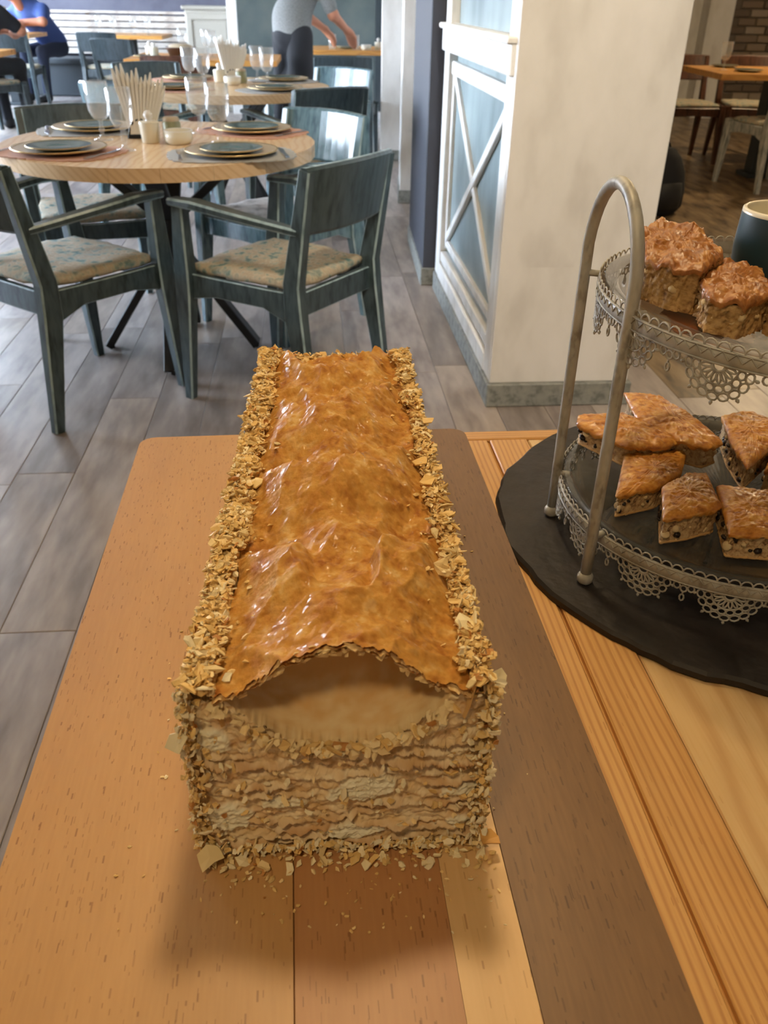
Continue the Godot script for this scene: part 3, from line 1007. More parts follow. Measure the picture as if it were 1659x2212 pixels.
func build_loaf() -> void:
	ln1 = noise(301, 1.0, 2)
	ln2 = noise(302, 1.0, 3)
	ln3 = noise(303, 1.0, 3)
	ln4 = noise(304, 1.0, 3)
	var r := RandomNumberGenerator.new()
	r.seed = 99
	var t := thing("pastry_loaf", "long layered puff pastry loaf with glazed crust and crumb coated sides on the board", "pastry", Vector3(-0.0205, BOARD_Y + 0.001, -0.3035), deg_to_rad(3.6))
	# hidden inner body
	vc = lin(206, 176, 124)
	var st := begin()
	rbox(st, Vector3(0, 0.038, -0.032), Vector3(0.13, 0.072, 0.046), 0.003)
	rbox(st, Vector3(0, 0.053, -0.25), Vector3(0.128, 0.104, 0.38), 0.003)
	part("pastry_core", done(st), M.strata, t)
	# glazed crust
	var nx := 130
	var nz := 330
	var pts := PackedVector3Array()
	var cols := PackedColorArray()
	for j in nz:
		for i in nx:
			var tt := -1.0 + 2.0 * i / (nx - 1)
			var s := float(j) / (nz - 1)
			var z := -LOAF_L * 0.985 * s
			if j < 6: z += (0.002 * ln3.get_noise_1d(tt * 26.0) + 0.0045 * ln1.get_noise_1d(tt * 9.0) + 0.004 * tt * tt - 0.004) * (1.0 - j / 6.0)
			pts.append(cap_point(tt, z))
	st = begin(true)
	grid(st, pts, nx, nz)
	part("glazed_crust", done(st), M.crust, t)
	# torn leaves of crust under the glazed one at the cut end, then the vault of the hollow
	nx = 240
	for k in 2:
		var ny := 24
		var deep: float = [0.03, 0.054][k]
		pts = PackedVector3Array()
		cols = PackedColorArray()
		for j in ny:
			for i in nx:
				var tt := -0.99 + 1.98 * i / (nx - 1)
				var v := float(j) / (ny - 1)
				var fr := 0.004 * tt * tt - 0.003 + 0.0022 * ln2.get_noise_2d(tt * 7.0, k * 5.0) + 0.0016 * ln3.get_noise_2d(tt * 20.0, k * 9.0) - 0.002 * k
				var z: float = fr - deep * v
				var p := cap_point(tt, minf(z, 0.0))
				p.z = z
				p.y -= 0.002 + 0.0026 * k + 0.0007 * ln2.get_noise_2d(tt * 12.0, k * 3.0 + v * 3.0)
				if k == 1: p.y -= 0.022 * pow(v, 3.0)
				pts.append(p)
				var c := lin(206, 160, 92).lerp(lin(232, 206, 150), clampf(0.5 + ln2.get_noise_2d(tt * 25.0, k * 7.0 + v * 2.0), 0, 1))
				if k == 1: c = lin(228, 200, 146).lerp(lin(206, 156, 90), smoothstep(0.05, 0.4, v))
				cols.append(c)
		st = begin(true)
		grid(st, pts, nx, ny, cols)
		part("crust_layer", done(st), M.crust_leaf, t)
	# cut face with its strata, going back into the hollow at its top
	# [height, strength, browning, tilt] of the pastry sheets; [x, y, half width, half height] of the cream
	var layers := [[0.03, 0.9, 1.0, 0.0], [0.11, 0.5, 0.4, 0.01], [0.20, 0.9, 0.8, -0.02], [0.31, 0.6, 0.4, 0.03], [0.40, 1.0, 0.8, 0.015], [0.52, 0.5, 0.3, -0.02], [0.61, 0.9, 0.6, 0.0], [0.70, 0.5, 0.2, 0.02], [0.81, 1.0, 1.0, -0.03], [0.90, 0.6, 0.4, -0.01], [0.98, 0.7, 0.3, 0.0]]
	var creams := [[0.012, 0.047, 0.02, 0.012], [-0.06, 0.028, 0.012, 0.014], [0.006, 0.012, 0.016, 0.006], [0.066, 0.042, 0.01, 0.005], [-0.03, 0.036, 0.016, 0.004], [0.064, 0.017, 0.007, 0.005], [-0.064, 0.085, 0.009, 0.008]]
	var fx := 210
	var fy := 230
	pts = PackedVector3Array()
	cols = PackedColorArray()
	for j in fy:
		for i in fx:
			var u := -1.0 + 2.0 * i / (fx - 1)
			var x := u * 0.0782
			var v := float(j) / (fy - 1)
			var a := clampf((absf(u) - 0.06) / 0.66, 0, 1)
			var top := 0.078 + 0.033 * a * a + (0.0035 * ln2.get_noise_1d(x * 110.0) + 0.002 * ln3.get_noise_1d(x * 420.0)) * (1.0 if v < 0.8 else maxf(0.0, 1.0 - (v - 0.8) * 22.0))
			if absf(u) > 0.86: top = minf(top, 0.114)
			var y: float
			var z: float
			if v < 0.8:
				y = v / 0.8 * top
				var warp := 0.0045 * ln1.get_noise_2d(x * 15.0, y * 16.0) + 0.0016 * ln2.get_noise_2d(x * 34.0, y * 40.0) - 0.003 * u * u
				var yy := (y + warp) / 0.079
				var edge := 0.0
				var recess := 0.0
				var brown := 0.0
				for q in layers:
					var d: float = (yy - q[0] - q[3] * u) * 0.079
					var fade := clampf(0.75 + 1.5 * ln1.get_noise_2d(x * 18.0 + q[0] * 90.0, 4.0), 0, 1)
					var s: float = q[1] * fade
					edge = maxf(edge, s * exp(-pow(d / 0.0013, 2.0)))
					recess = maxf(recess, s * exp(-pow((d + 0.0034) / 0.0017, 2.0)))
					brown = maxf(brown, q[2] * fade * exp(-pow((d + 0.001) / 0.0022, 2.0)))
				var cream := 0.0
				for q in creams:
					var e := Vector2((x - q[0]) / q[2], (y - q[1]) / q[3]).length() + 0.55 * ln2.get_noise_2d(x * 55.0, y * 70.0)
					cream = maxf(cream, 1.0 - smoothstep(0.75, 1.0, e))
				var jag := 0.7 + 0.8 * ln3.get_noise_2d(x * 110.0, floorf(yy * 9.0) * 11.0)
				z = -0.004 + 0.0062 * edge * jag * (1.0 - cream) - 0.0055 * recess * (1.0 - 0.8 * cream)
				z += 0.0026 * ln2.get_noise_2d(x * 42.0, y * 90.0) * (1.0 - 0.6 * cream) + 0.0013 * ln3.get_noise_2d(x * 150.0, y * 260.0) + 0.0006 * ln3.get_noise_2d(x * 420.0, y * 620.0) + 0.0025 * cream
				z -= 0.004 * smoothstep(0.82, 1.0, absf(u))
				var tone := clampf(0.5 + 0.9 * ln2.get_noise_2d(x * 45.0 + 30.0, y * 130.0), 0, 1)
				var c := lin(216, 183, 130).lerp(lin(239, 222, 182), tone)
				c = c.lerp(lin(176, 116, 58), clampf(brown, 0, 1) * 0.75)
				c = c.lerp(lin(186, 132, 72), 0.4 * smoothstep(0.1, 0.4, ln1.get_noise_2d(x * 40.0, y * 70.0 + 20.0)))
				c = c.lerp(lin(238, 233, 204), cream * 0.95)
				cols.append(c)
			else:
				var w := (v - 0.8) / 0.2
				var roof := cap_point(clampf(x / 0.0645, -0.98, 0.98), -0.047).y - 0.011
				y = lerpf(top, maxf(roof, top), w * w) + 0.002 * w * (1.0 - w) * ln2.get_noise_2d(x * 30.0, w * 2.0)
				z = -0.003 - 0.044 * w
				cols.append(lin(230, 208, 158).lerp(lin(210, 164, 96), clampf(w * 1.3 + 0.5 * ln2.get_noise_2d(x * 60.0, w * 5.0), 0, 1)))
			pts.append(Vector3(x, y, z))
	st = begin(true)
	grid(st, pts, fx, fy, cols)
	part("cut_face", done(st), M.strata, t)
	# lumpy coated flanks and far end, as one strip round three sides
	var path := []
	var per := 150
	for i in per: path.append([Vector3(-1, 0, 0), -0.002 - (LOAF_L - 0.004) * i / (per - 1)])
	var names := ["left", "right", "back"]
	var mats: Material = M.strata
	for side in 3:
		var w := 170 if side < 2 else 60
		var h := 44
		pts = PackedVector3Array()
		cols = PackedColorArray()
		for j in h:
			for i in w:
				var s := float(i) / (w - 1)
				var v := float(j) / (h - 1)
				# v: 0..0.7 up the wall, 0.7..1 over the top inwards
				var hh := LOAF_H + 0.004 * ln1.get_noise_2d(s * 18.0, side * 7.0 + 3.0)
				var y := hh * minf(v / 0.7, 1.0)
				var inw := 0.002 + 0.016 * maxf(v - 0.7, 0.0) / 0.3
				var n := 0.0042 * ln2.get_noise_3d(s * 40.0, v * 9.0, side * 5.0) + 0.0022 * ln3.get_noise_3d(s * 120.0, v * 30.0, side * 5.0)
				if v > 0.7: y += -0.004 * pow((v - 0.7) / 0.3, 2.0) + n
				if v > 0.93: y -= 0.02 * (v - 0.93) / 0.07
				inw += 0.004 * smoothstep(0.55, 0.75, v)
				var p: Vector3
				if side < 2:
					var z := -LOAF_L * s
					var hx: float = loaf_half(z) - inw + n - 0.004 * sin(v * PI) * 0.5
					if side == 0: p = Vector3(-hx, y, z)
					else:
						hx = loaf_half(z) - inw * (1.0 if v < 0.7 else 0.75) + n
						p = Vector3(hx, y, z)
				else:
					var hx := loaf_half(-LOAF_L)
					p = Vector3(lerpf(-hx, hx, s), y - 0.004 * minf(v * 3.0, 1.0) * (1.0 - pow(absf(2.0 * s - 1.0), 3.0)), -LOAF_L + inw - n)
				pts.append(p)
				cols.append(lin(206, 160, 92).lerp(lin(230, 200, 138), clampf(0.5 + ln3.get_noise_3d(s * 60.0, v * 20.0, side), 0, 1)))
		st = begin(true)
		grid(st, pts, w, h, cols, PackedVector2Array(), side != 1 and side != 2)
		part("crumb_wall", done(st), mats, t)
	# flakes stuck to the flanks, the top edges and the cut face
	vc = Color.WHITE
	var fm := []
	for k in 6: fm.append(flake_mesh(k))
	var places := []
	for i in 8200:
		var z := -LOAF_L * r.randf()
		var side := -1.0 if i % 2 == 0 else 1.0
		var y := r.randf_range(0.002, LOAF_H)
		var x := side * (loaf_half(z) - 0.001 - 0.004 * y / LOAF_H)
		places.append([flake_xf(r, Vector3(x, y, z), Vector3(side, 0.2, 0).normalized(), r.randf_range(0.0009, 0.0029), 1.2), flake_tone(r)])
	for i in 5200:
		var z := -LOAF_L * r.randf()
		var left := r.randf() < 0.62
		var x: float
		var clump := ln1.get_noise_2d(z * 26.0, 5.0 if left else 15.0)
		if left: x = -loaf_half(z) + 0.003 + 0.0175 * r.randf() * (1.0 + 0.35 * clump)
		else:
			if clump < -0.25 and r.randf() < 0.7: continue
			x = loaf_half(z) - 0.003 - r.randf() * (0.013 + 0.008 * maxf(clump, 0.0))
		var y := LOAF_H + r.randf_range(-0.001, 0.004) + 0.004 * clump
		places.append([flake_xf(r, Vector3(x, y, z), Vector3(0.3 * r.randf_range(-1, 1), 1, 0.3 * r.randf_range(-1, 1)).normalized(), (r.randf_range(0.0009, 0.0028) if r.randf() < 0.85 else r.randf_range(0.0028, 0.0052)), 1.1), flake_tone(r)])
	for i in 900:
		var hx := loaf_half(-LOAF_L)
		var x := r.randf_range(-hx, hx)
		places.append([flake_xf(r, Vector3(x, LOAF_H + r.randf_range(-0.008, 0.002) - 0.004 * (1.0 - pow(absf(x / hx), 3.0)), -LOAF_L + r.randf_range(-0.002, 0.012)), Vector3(0.2, 1, -0.3).normalized(), r.randf_range(0.0012, 0.0036), 1.0), flake_tone(r)])
	for i in 420:
		# the cut face, thinning out towards its middle
		var x := r.randf_range(-0.078, 0.078)
		if absf(x) < 0.058 and r.randf() < 0.72: continue
		var y := r.randf_range(0.001, 0.073 + 0.03 * clampf((absf(x) - 0.01) / 0.055, 0, 1))
		var c := flake_tone(r)
		if r.randf() < 0.35: c = lin(234, 222, 184)
		places.append([flake_xf(r, Vector3(x, y, 0.0005 - 0.003 * absf(x) / 0.078), Vector3(0.2 * r.randf_range(-1, 1), r.randf_range(-0.2, 1.2), 1).normalized(), r.randf_range(0.001, 0.0032), 0.8), c])
	for i in 900:
		# crumbly front corners and foot
		var k := i % 3
		var p: Vector3
		if k < 2:
			var sg := -1.0 if k == 0 else 1.0
			p = Vector3(sg * (0.0785 - 0.012 * r.randf() * r.randf() + 0.002 * r.randf()), LOAF_H * r.randf(), -0.006 + 0.009 * r.randf())
		else:
			p = Vector3(r.randf_range(-0.077, 0.077), 0.001 + 0.005 * r.randf(), -0.001 + 0.004 * r.randf())
		places.append([flake_xf(r, p, Vector3(r.randf_range(-1, 1), r.randf_range(-0.2, 1), 1).normalized(), r.randf_range(0.001, 0.0034), 1.0), flake_tone(r) if r.randf() < 0.7 else lin(238, 226, 190)])
	for i in 150:
		# ragged lip of the hollow
		var x := r.randf_range(-0.062, 0.062)
		var a := clampf((absf(x / 0.0755) - 0.1) / 0.72, 0, 1)
		places.append([flake_xf(r, Vector3(x, 0.078 + 0.033 * a * a + r.randf_range(-0.003, 0.003), 0.001 - 0.004 * r.randf()), Vector3(r.randf_range(-0.5, 0.5), r.randf_range(0.0, 1), 1).normalized(), r.randf_range(0.002, 0.0048), 0.7), lin(232, 210, 158) if r.randf() < 0.6 else flake_tone(r)])
	for i in 110:
		# torn leaves under the lip of the crust
		var tt := r.randf_range(-0.95, 0.95)
		var p := cap_point(tt, 0.0)
		places.append([flake_xf(r, Vector3(p.x, p.y - 0.004 - 0.004 * r.randf(), -0.004 - 0.006 * r.randf()), Vector3(-0.4 * tt, r.randf_range(-0.3, 0.2), 1).normalized(), r.randf_range(0.002, 0.0042), 0.6), lin(230, 202, 144)])
	for i in 70:
		# a few sit on the glaze
		var z := -LOAF_L * r.randf_range(0.02, 0.98)
		var p := cap_point(-0.98 + 0.25 * r.randf() if i % 2 == 0 else 0.98 - 0.25 * r.randf(), z)
		places.append([flake_xf(r, p + Vector3(0, 0.001, 0), Vector3(0, 1, 0), r.randf_range(0.0012, 0.0032), 0.4), flake_tone(r)])
	scatter("crumb_coating", t, fm, places, M.flake)
	# large single flakes
	vc = Color.WHITE
	var spots := [[Vector3(0.084, 0.1, -0.028), Vector3(0.3, 0.8, 0.7), 0.0078, lin(236, 222, 178)], [Vector3(-0.055, 0.119, -0.012), Vector3(-0.2, 1, 0.4), 0.0042, lin(242, 232, 196)], [Vector3(-0.0795, 0.09, 0.002), Vector3(-0.3, 0.3, 0.9), 0.0082, lin(238, 226, 186)], [Vector3(-0.071, 0.0085, 0.008), Vector3(0, 0.7, 0.7), 0.0085, lin(232, 208, 150)], [Vector3(0.068, 0.124, -0.045), Vector3(0.2, 1, 0.2), 0.0085, lin(240, 224, 176)], [Vector3(-0.055, 0.124, -0.2), Vector3(-0.3, 1, 0.1), 0.0075, lin(236, 208, 142)], [Vector3(0.06, 0.125, -0.225), Vector3(0.2, 1, 0.0), 0.0075, lin(226, 184, 104)], [Vector3(0.062, 0.125, -0.195), Vector3(0.1, 1, 0.2), 0.008, lin(232, 192, 112)], [Vector3(0.082, 0.008, 0.004), Vector3(0, 1, 0.2), 0.008, lin(204, 152, 78)]]
	for k in spots.size():
		var q = spots[k]
		var n: Vector3 = (q[1] as Vector3).normalized()
		var u := n.cross(Vector3(0.3, 0.2, 0.9)).normalized()
		var o := part("pastry_flake", fm[k % 6], plain((q[3] as Color).linear_to_srgb(), 0.55), t)
		o.transform = Transform3D(Basis(u, n, u.cross(n)).scaled_local(Vector3(q[2], q[2] * 0.8, q[2])), q[0])
	# crumbs fallen on the board
	var cr := Node3D.new()
	cr.name = "loose_crumbs"
	add_child(cr)
	cr.position = Vector3(-0.0205, BOARD_Y, -0.3035)
	cr.rotation.y = deg_to_rad(3.4)
	tag(cr, "loose pastry crumbs and flakes scattered on the board before the cut end", "crumbs", "", "stuff")
	places = []
	for i in 170:
		var x := r.randf_range(-0.075, 0.085)
		var z := 0.003 + 0.05 * pow(r.randf(), 2.4)
		var s := r.randf_range(0.0009, 0.0026) if z < 0.018 else r.randf_range(0.0007, 0.0016)
		places.append([flake_xf(r, Vector3(x, s * 0.45 + 0.0003, z), Vector3(0.2 * r.randf_range(-1, 1), 1, 0.2 * r.randf_range(-1, 1)).normalized(), s, 0.3), flake_tone(r)])
	for i in 38:
		# broad pale flakes fallen at the foot of the cut
		var sz := r.randf_range(0.0018, 0.0042)
		places.append([flake_xf(r, Vector3(r.randf_range(-0.078, 0.082), sz * 0.5, 0.004 + 0.009 * r.randf()), Vector3(0.3 * r.randf_range(-1, 1), 1, 0.5 * r.randf()).normalized(), sz, 0.5), lin(240, 224, 178) if r.randf() < 0.6 else flake_tone(r)])
	for i in 46:
		var x := r.randf_range(0.085, 0.115) * (1.0 if r.randf() < 0.5 else -1.1)
		var z := r.randf_range(-0.35, 0.05)
		places.append([flake_xf(r, Vector3(x, 0.0009, z), Vector3.UP, r.randf_range(0.0007, 0.0016), 0.2), flake_tone(r)])
	scatter("crumb", cr, fm, places, M.flake)

# ------------------------------------------------------------------ slate, two tier stand, small pastries, cup
func build_stand() -> void:
	# slate with a chipped edge
	var n1 := noise(401, 1.0, 3)
	var poly := PackedVector2Array()
	for i in 120:
		var a := TAU * i / 120
		var rad := 0.2395 + 0.0035 * n1.get_noise_2d(cos(a) * 4.0, sin(a) * 4.0) + 0.0022 * n1.get_noise_2d(cos(a) * 22.0, sin(a) * 22.0)
		poly.append(Vector2(cos(a), sin(a)) * rad)
	var st := begin()
	prism(st, poly, 0.0, SLATE_Y - COUNTER_Y - 0.0004, 0.0025)
	var sl := part("slate_disc", done(st), M.slate, self, Vector3(0.349, COUNTER_Y + 0.0003, -0.682))
	tag(sl, "round dark slate serving disc with chipped edge under the tiered stand", "serving board")
	# stand
	var t := thing("tiered_stand", "two tier grey metal cake stand with lace skirts and glass plates on dark slate", "cake stand", Vector3(0.320, SLATE_Y, -0.645))
	for side in [-1.0, 1.0]:
		st = begin(true)
		var pts := PackedVector3Array()
		var zf := [-0.041, 0.067] if side < 0 else [-0.067, 0.041]
		var x0 := -0.1605 if side < 0 else 0.1605
		var x1 := -0.1495 if side < 0 else 0.1495
		var zc: float = (zf[0] + zf[1]) / 2
		var hw: float = (zf[1] - zf[0]) / 2
		pts.append(Vector3(x0, 0.006, zf[0]))
		for k in 5: pts.append(Vector3(x0, 0.05 + 0.05 * k, zf[0]))
		for k in 17:
			var a := PI * k / 16
			pts.append(Vector3(lerpf(x0, x1, k / 16.0), 0.256 + sin(a) * hw, zc - cos(a) * hw))
		for k in 5: pts.append(Vector3(x1, 0.25 - 0.05 * k, zf[1]))
		pts.append(Vector3(x1, 0.006, zf[1]))
		tube(st, pts, 0.0048, 12)
		part("handle_arch", done(st), M.stand, t)
		for q in [Vector3(x0, 0, zf[0]), Vector3(x1, 0, zf[1])]:
			part("foot", lathe_mesh([Vector2(0, 0.0005), Vector2(0.005, 0.0005), Vector2(0.0068, 0.003), Vector2(0.0068, 0.007), Vector2(0.005, 0.0105), Vector2(0.0, 0.0115)], 16), M.stand, t, q)
			for h in [0.046, 0.232]:
				st = begin(true)
				tube(st, PackedVector3Array([q + Vector3(0, h, 0), Vector3(q.x, h, q.z).lerp(Vector3(0.005, h, 0.017) if h > 0.1 else Vector3(-0.008, h, -0.015), 0.075)]), 0.0028, 8)
				part("weld", done(st), M.stand, t)
	tier(t, 0.151, 0.032, 0.048, Vector3(-0.008, 0, -0.015))
	tier(t, 0.162, 0.222, 0.236, Vector3(0.005, 0, 0.017))
	# small pastries on the lower tier
	var by := SLATE_Y + 0.0377
	pastry("small_pastry", [[0.2460, -0.8070], [0.2780, -0.8000], [0.2980, -0.7540], [0.3100, -0.6960], [0.2930, -0.6840], [0.2690, -0.6990], [0.2440, -0.7470]], SLATE_Y + 0.0514, 0.026, 1, "longest glazed pastry at the back of the lower glass plate, pointing right", "glazed pastries on the lower tier")
	pastry("small_pastry", [[0.1900, -0.7540], [0.2310, -0.7600], [0.2550, -0.7380], [0.2830, -0.7060], [0.2530, -0.6900], [0.2190, -0.6880], [0.1845, -0.7340]], SLATE_Y + 0.0514, 0.0235, 2, "glazed pastry with dark filling next to the stand handle on the lower plate", "glazed pastries on the lower tier")
	pastry("small_pastry", [[0.222, -0.693], [0.284, -0.708], [0.264, -0.660], [0.236, -0.634], [0.197, -0.618]], by, 0.026, 3, "glazed pastry on the lower plate just behind the pale stubby one", "glazed pastries on the lower tier")
	pastry("small_pastry", [[0.2385, -0.629], [0.268, -0.654], [0.284, -0.655], [0.279, -0.598], [0.249, -0.584], [0.2255, -0.578]], by, 0.029, 4, "stubby square glazed pastry at the front rim of the lower plate", "glazed pastries on the lower tier")
	pastry("small_pastry", [[0.2885, -0.6375], [0.331, -0.630], [0.316, -0.556], [0.2735, -0.561]], by, 0.027, 5, "glazed pastry with dark raisin at the front right of the lower plate", "glazed pastries on the lower tier")
	pastry("small_pastry", [[0.3340, -0.7660], [0.3630, -0.7770], [0.3820, -0.7560], [0.3670, -0.7110], [0.3210, -0.6580], [0.3230, -0.7070]], by + 0.005, 0.029, 6, "upright glazed diamond pastry standing tall at the back of the lower plate", "glazed pastries on the lower tier")
	pastry("small_pastry", [[0.376, -0.725], [0.404, -0.735], [0.388, -0.676], [0.343, -0.671]], by, 0.025, 7, "glazed pastry cut off by the picture edge beside the white card", "glazed pastries on the lower tier")
	pastry("small_pastry", [[0.342, -0.653], [0.378, -0.655], [0.366, -0.629], [0.337, -0.633]], by, 0.021, 8, "glazed pastry of which only a sliver shows on the lower plate", "glazed pastries on the lower tier")
	# cut cheese pastries on the upper tier
	var uy := SLATE_Y + 0.2277
	var py := uy + 0.0032
	pastry("cut_pastry", [[0.1990, -0.6900], [0.2230, -0.7240], [0.2520, -0.7100], [0.2440, -0.6220], [0.2150, -0.5800], [0.1990, -0.5920], [0.1860, -0.6160]], py, 0.036, 11, "large browned cheese pastry slice at the back of the upper plate", "cheese pastries on the upper tier", true)
	pastry("cut_pastry", [[0.2170, -0.5880], [0.2470, -0.6320], [0.2720, -0.6180], [0.2560, -0.5530], [0.2290, -0.5320], [0.2110, -0.5470]], py, 0.028, 12, "square browned cheese pastry slice before the dark blue cup", "cheese pastries on the upper tier", true)
	pastry("cut_pastry", [[0.2500, -0.5450], [0.2760, -0.5760], [0.3000, -0.5300], [0.2620, -0.5120]], py, 0.029, 13, "browned cheese pastry slice cut off by the picture edge on the upper plate", "cheese pastries on the upper tier", true)
	# syrup run out under the slices
	var nn := noise(431, 1.0, 2)
	var sy := PackedVector2Array()
	for i in 60:
		var a := TAU * i / 60
		sy.append(Vector2(cos(a) * 0.04, sin(a) * 0.07) * (1.0 + 0.25 * nn.get_noise_2d(cos(a) * 2.0, sin(a) * 2.0)))
	st = begin()
	prism(st, sy, 0.0, 0.0009, 0.0004)
	var so := part("syrup", done(st), M.syrup, self, Vector3(0.244, SLATE_Y + 0.2267, -0.618), Vector3(0, -0.5, 0))
	tag(so, "thin brown syrup puddle under the cheese pastries on the upper glass plate", "syrup")
	# cup
	var cp := thing("cup", "dark blue ceramic cup with a pale rim and inside on the upper plate", "cup", Vector3(0.311, uy, -0.673))
	part("cup_body", lathe_mesh([Vector2(0, 0), Vector2(0.034, 0), Vector2(0.0375, 0.004), Vector2(0.039, 0.03), Vector2(0.038, 0.055)], 48), M.cup, cp)
	part("rim", lathe_mesh([Vector2(0.038, 0.055), Vector2(0.0378, 0.0575), Vector2(0.036, 0.0585), Vector2(0.0345, 0.0575), Vector2(0.0343, 0.054)], 48), M.ceramic, cp)
	part("inside", lathe_mesh([Vector2(0.0343, 0.054), Vector2(0.034, 0.02), Vector2(0.03, 0.008), Vector2(0, 0.007)], 48), M.ceramic, cp)
	# a white card of which a corner shows
	var cd := part("white_card", box_mesh(Vector3(0.04, 0.03, 0.0012), 0.0003), M.napkin, self, Vector3(0.4, SLATE_Y + 0.056, -0.778), Vector3(-0.25, -0.3, 0))
	cd.position = Vector3(0.408, SLATE_Y + 0.0555, -0.762)
	tag(cd, "small plain white card standing among the pastries at the picture edge", "card")

func cyl(R: float, s: float, y: float, out := 0.0) -> Vector3:
	var a := s / R
	return Vector3((R + out) * sin(a), y, (R + out) * cos(a))

func arc_pts(R: float, c: Vector2, rx: float, ry: float, a0: float, a1: float, n: int, rot := 0.0, out := 0.0) -> PackedVector3Array:
	var p := PackedVector3Array()
	for i in n + 1:
		var a := lerpf(a0, a1, float(i) / n)
		var q := Vector2(cos(a) * rx, sin(a) * ry).rotated(rot) + c
		p.append(cyl(R, q.x, q.y, out))
	return p

func tier(t: Node3D, R: float, y: float, rim: float, off: Vector3) -> void:
	# glass plate with fine radial ribs
	var prof := PackedVector2Array([Vector2(0, y), Vector2(R * 0.72, y), Vector2(R * 0.86, y + 0.003), Vector2(R * 0.985, rim), Vector2(R * 0.975, rim + 0.0012), Vector2(R * 0.85, y + 0.0065), Vector2(R * 0.7, y + 0.0038), Vector2(0, y + 0.0038)])
	var st := begin(true)
	lathe(st, prof, 72)
	var pl := part("glass_plate", done(st), M.plate_glass, t, off)
	# ribs pressed into the glass
	st = begin()
	for k in 90:
		var a := TAU * k / 90
		var d := Vector3(cos(a), 0, sin(a))
		var s := Vector3(-sin(a), 0, cos(a))
		var p0 := d * R * 0.18 + Vector3(0, y + 0.0039, 0)
		var p1 := d * R * 0.66 + Vector3(0, y + 0.0039, 0)
		tri(st, p0 + Vector3(0, 0.0006, 0), p1 - s * 0.0022, p1 + s * 0.0022 + Vector3(0, 0.0008, 0))
	var rb := part("pressed_ribs", done(st), M.plate_glass, pl)
	rb.set_meta("kind", "stuff")
	# band
	st = begin(true)
	lathe(st, PackedVector2Array([Vector2(R, rim - 0.0135), Vector2(R + 0.0012, rim - 0.013), Vector2(R + 0.0012, rim - 0.003), Vector2(R, rim - 0.0025), Vector2(R - 0.0006, rim - 0.003), Vector2(R - 0.0006, rim - 0.013), Vector2(R, rim - 0.0135)]), 120)
	part("rim_band", done(st), M.stand, t, off)
	# beaded rows of the band
	st = begin(true)
	for row in 2:
		var rr := PackedVector3Array()
		var n := 180
		for i in n:
			rr.append(cyl(R, TAU * R * i / n, rim - (0.0125 if row == 0 else 0.0035), 0.0012))
		tube(st, rr, 0.0007, 5, true)
	part("rim_cord", done(st), M.stand, t, off)
	# scallops above the band
	st = begin(true)
	var ns := 112
	for k in ns:
		var s := TAU * R * (k + 0.5) / ns
		var w := TAU * R / ns / 2
		tube(st, arc_pts(R, Vector2(s, rim - 0.003), w, w * 1.15, 0, PI, 6, 0.0, 0.0003), 0.0007, 5, false, false)
		tube(st, PackedVector3Array([cyl(R, s - w, rim - 0.0085, 0.0016), cyl(R, s, rim - 0.0035, 0.0016), cyl(R, s + w, rim - 0.0085, 0.0016)]), 0.0005, 4, false, false)
	var sc := part("scalloped_edge", done(st), M.stand, t, off)
	sc.set_meta("kind", "stuff")
	# fan motif, hanging
	st = begin(true)
	var y0 := rim - 0.0135
	var up := PI / 2
	# half flower
	tube(st, arc_pts(R, Vector2(0, y0), 0.0042, 0.0042, PI, TAU, 8), 0.0009, 5, false, false)
	for k in 8:
		var a := PI + PI * (k + 0.5) / 8
		var c := Vector2(cos(a), sin(a)) * 0.0085 + Vector2(0, y0)
		tube(st, arc_pts(R, c, 0.0036, 0.0014, 0, TAU, 8, a), 0.00075, 5, false, false)
	tube(st, arc_pts(R, Vector2(0, y0), 0.0132, 0.0132, PI, TAU, 18), 0.0008, 5, false, false)
	# two rows of loops
	for row in 2:
		var rad := 0.0158 if row == 0 else 0.0212
		var m := 8 if row == 0 else 9
		for k in m:
			var a := PI + PI * (k + 0.5) / m
			var c := Vector2(cos(a), sin(a)) * rad + Vector2(0, y0)
			tube(st, arc_pts(R, c, 0.0027, rad * PI / m / 2 * 0.98, 0, TAU, 9, a), 0.0008, 5, false, false)
			if row == 1:
				var e := Vector2(cos(a), sin(a)) * (rad + 0.003) + Vector2(0, y0)
				if k % 2 == 0:
					var e2 := Vector2(cos(a), sin(a)) * (rad + 0.0062) + Vector2(0, y0)
					tube(st, PackedVector3Array([cyl(R, e.x, e.y), cyl(R, (e.x + e2.x) / 2, (e.y + e2.y) / 2), cyl(R, e2.x, e2.y)]), [0.0007, 0.0014, 0.0006], 6)
	# link to the neighbour: small rings and a drop
	var half := TAU * R / 14 / 2
	for q in [Vector2(half, y0 - 0.004), Vector2(half - 0.0055, y0 - 0.0025), Vector2(-half + 0.0055, y0 - 0.0025)]:
		tube(st, arc_pts(R, q, 0.0026, 0.003, 0, TAU, 9), 0.0008, 5, false, false)
	tube(st, arc_pts(R, Vector2(half, y0 - 0.0125), 0.0017, 0.003, 0, TAU, 8), 0.0008, 5, false, false)
	tube(st, PackedVector3Array([cyl(R, half, y0 - 0.007), cyl(R, half, y0 - 0.0095)]), 0.0008, 5)
	var motif := done(st)
	for k in 14:
		part("lace_fan", motif, M.stand, t, off, Vector3(0, TAU * (k + 0.3) / 14, 0))

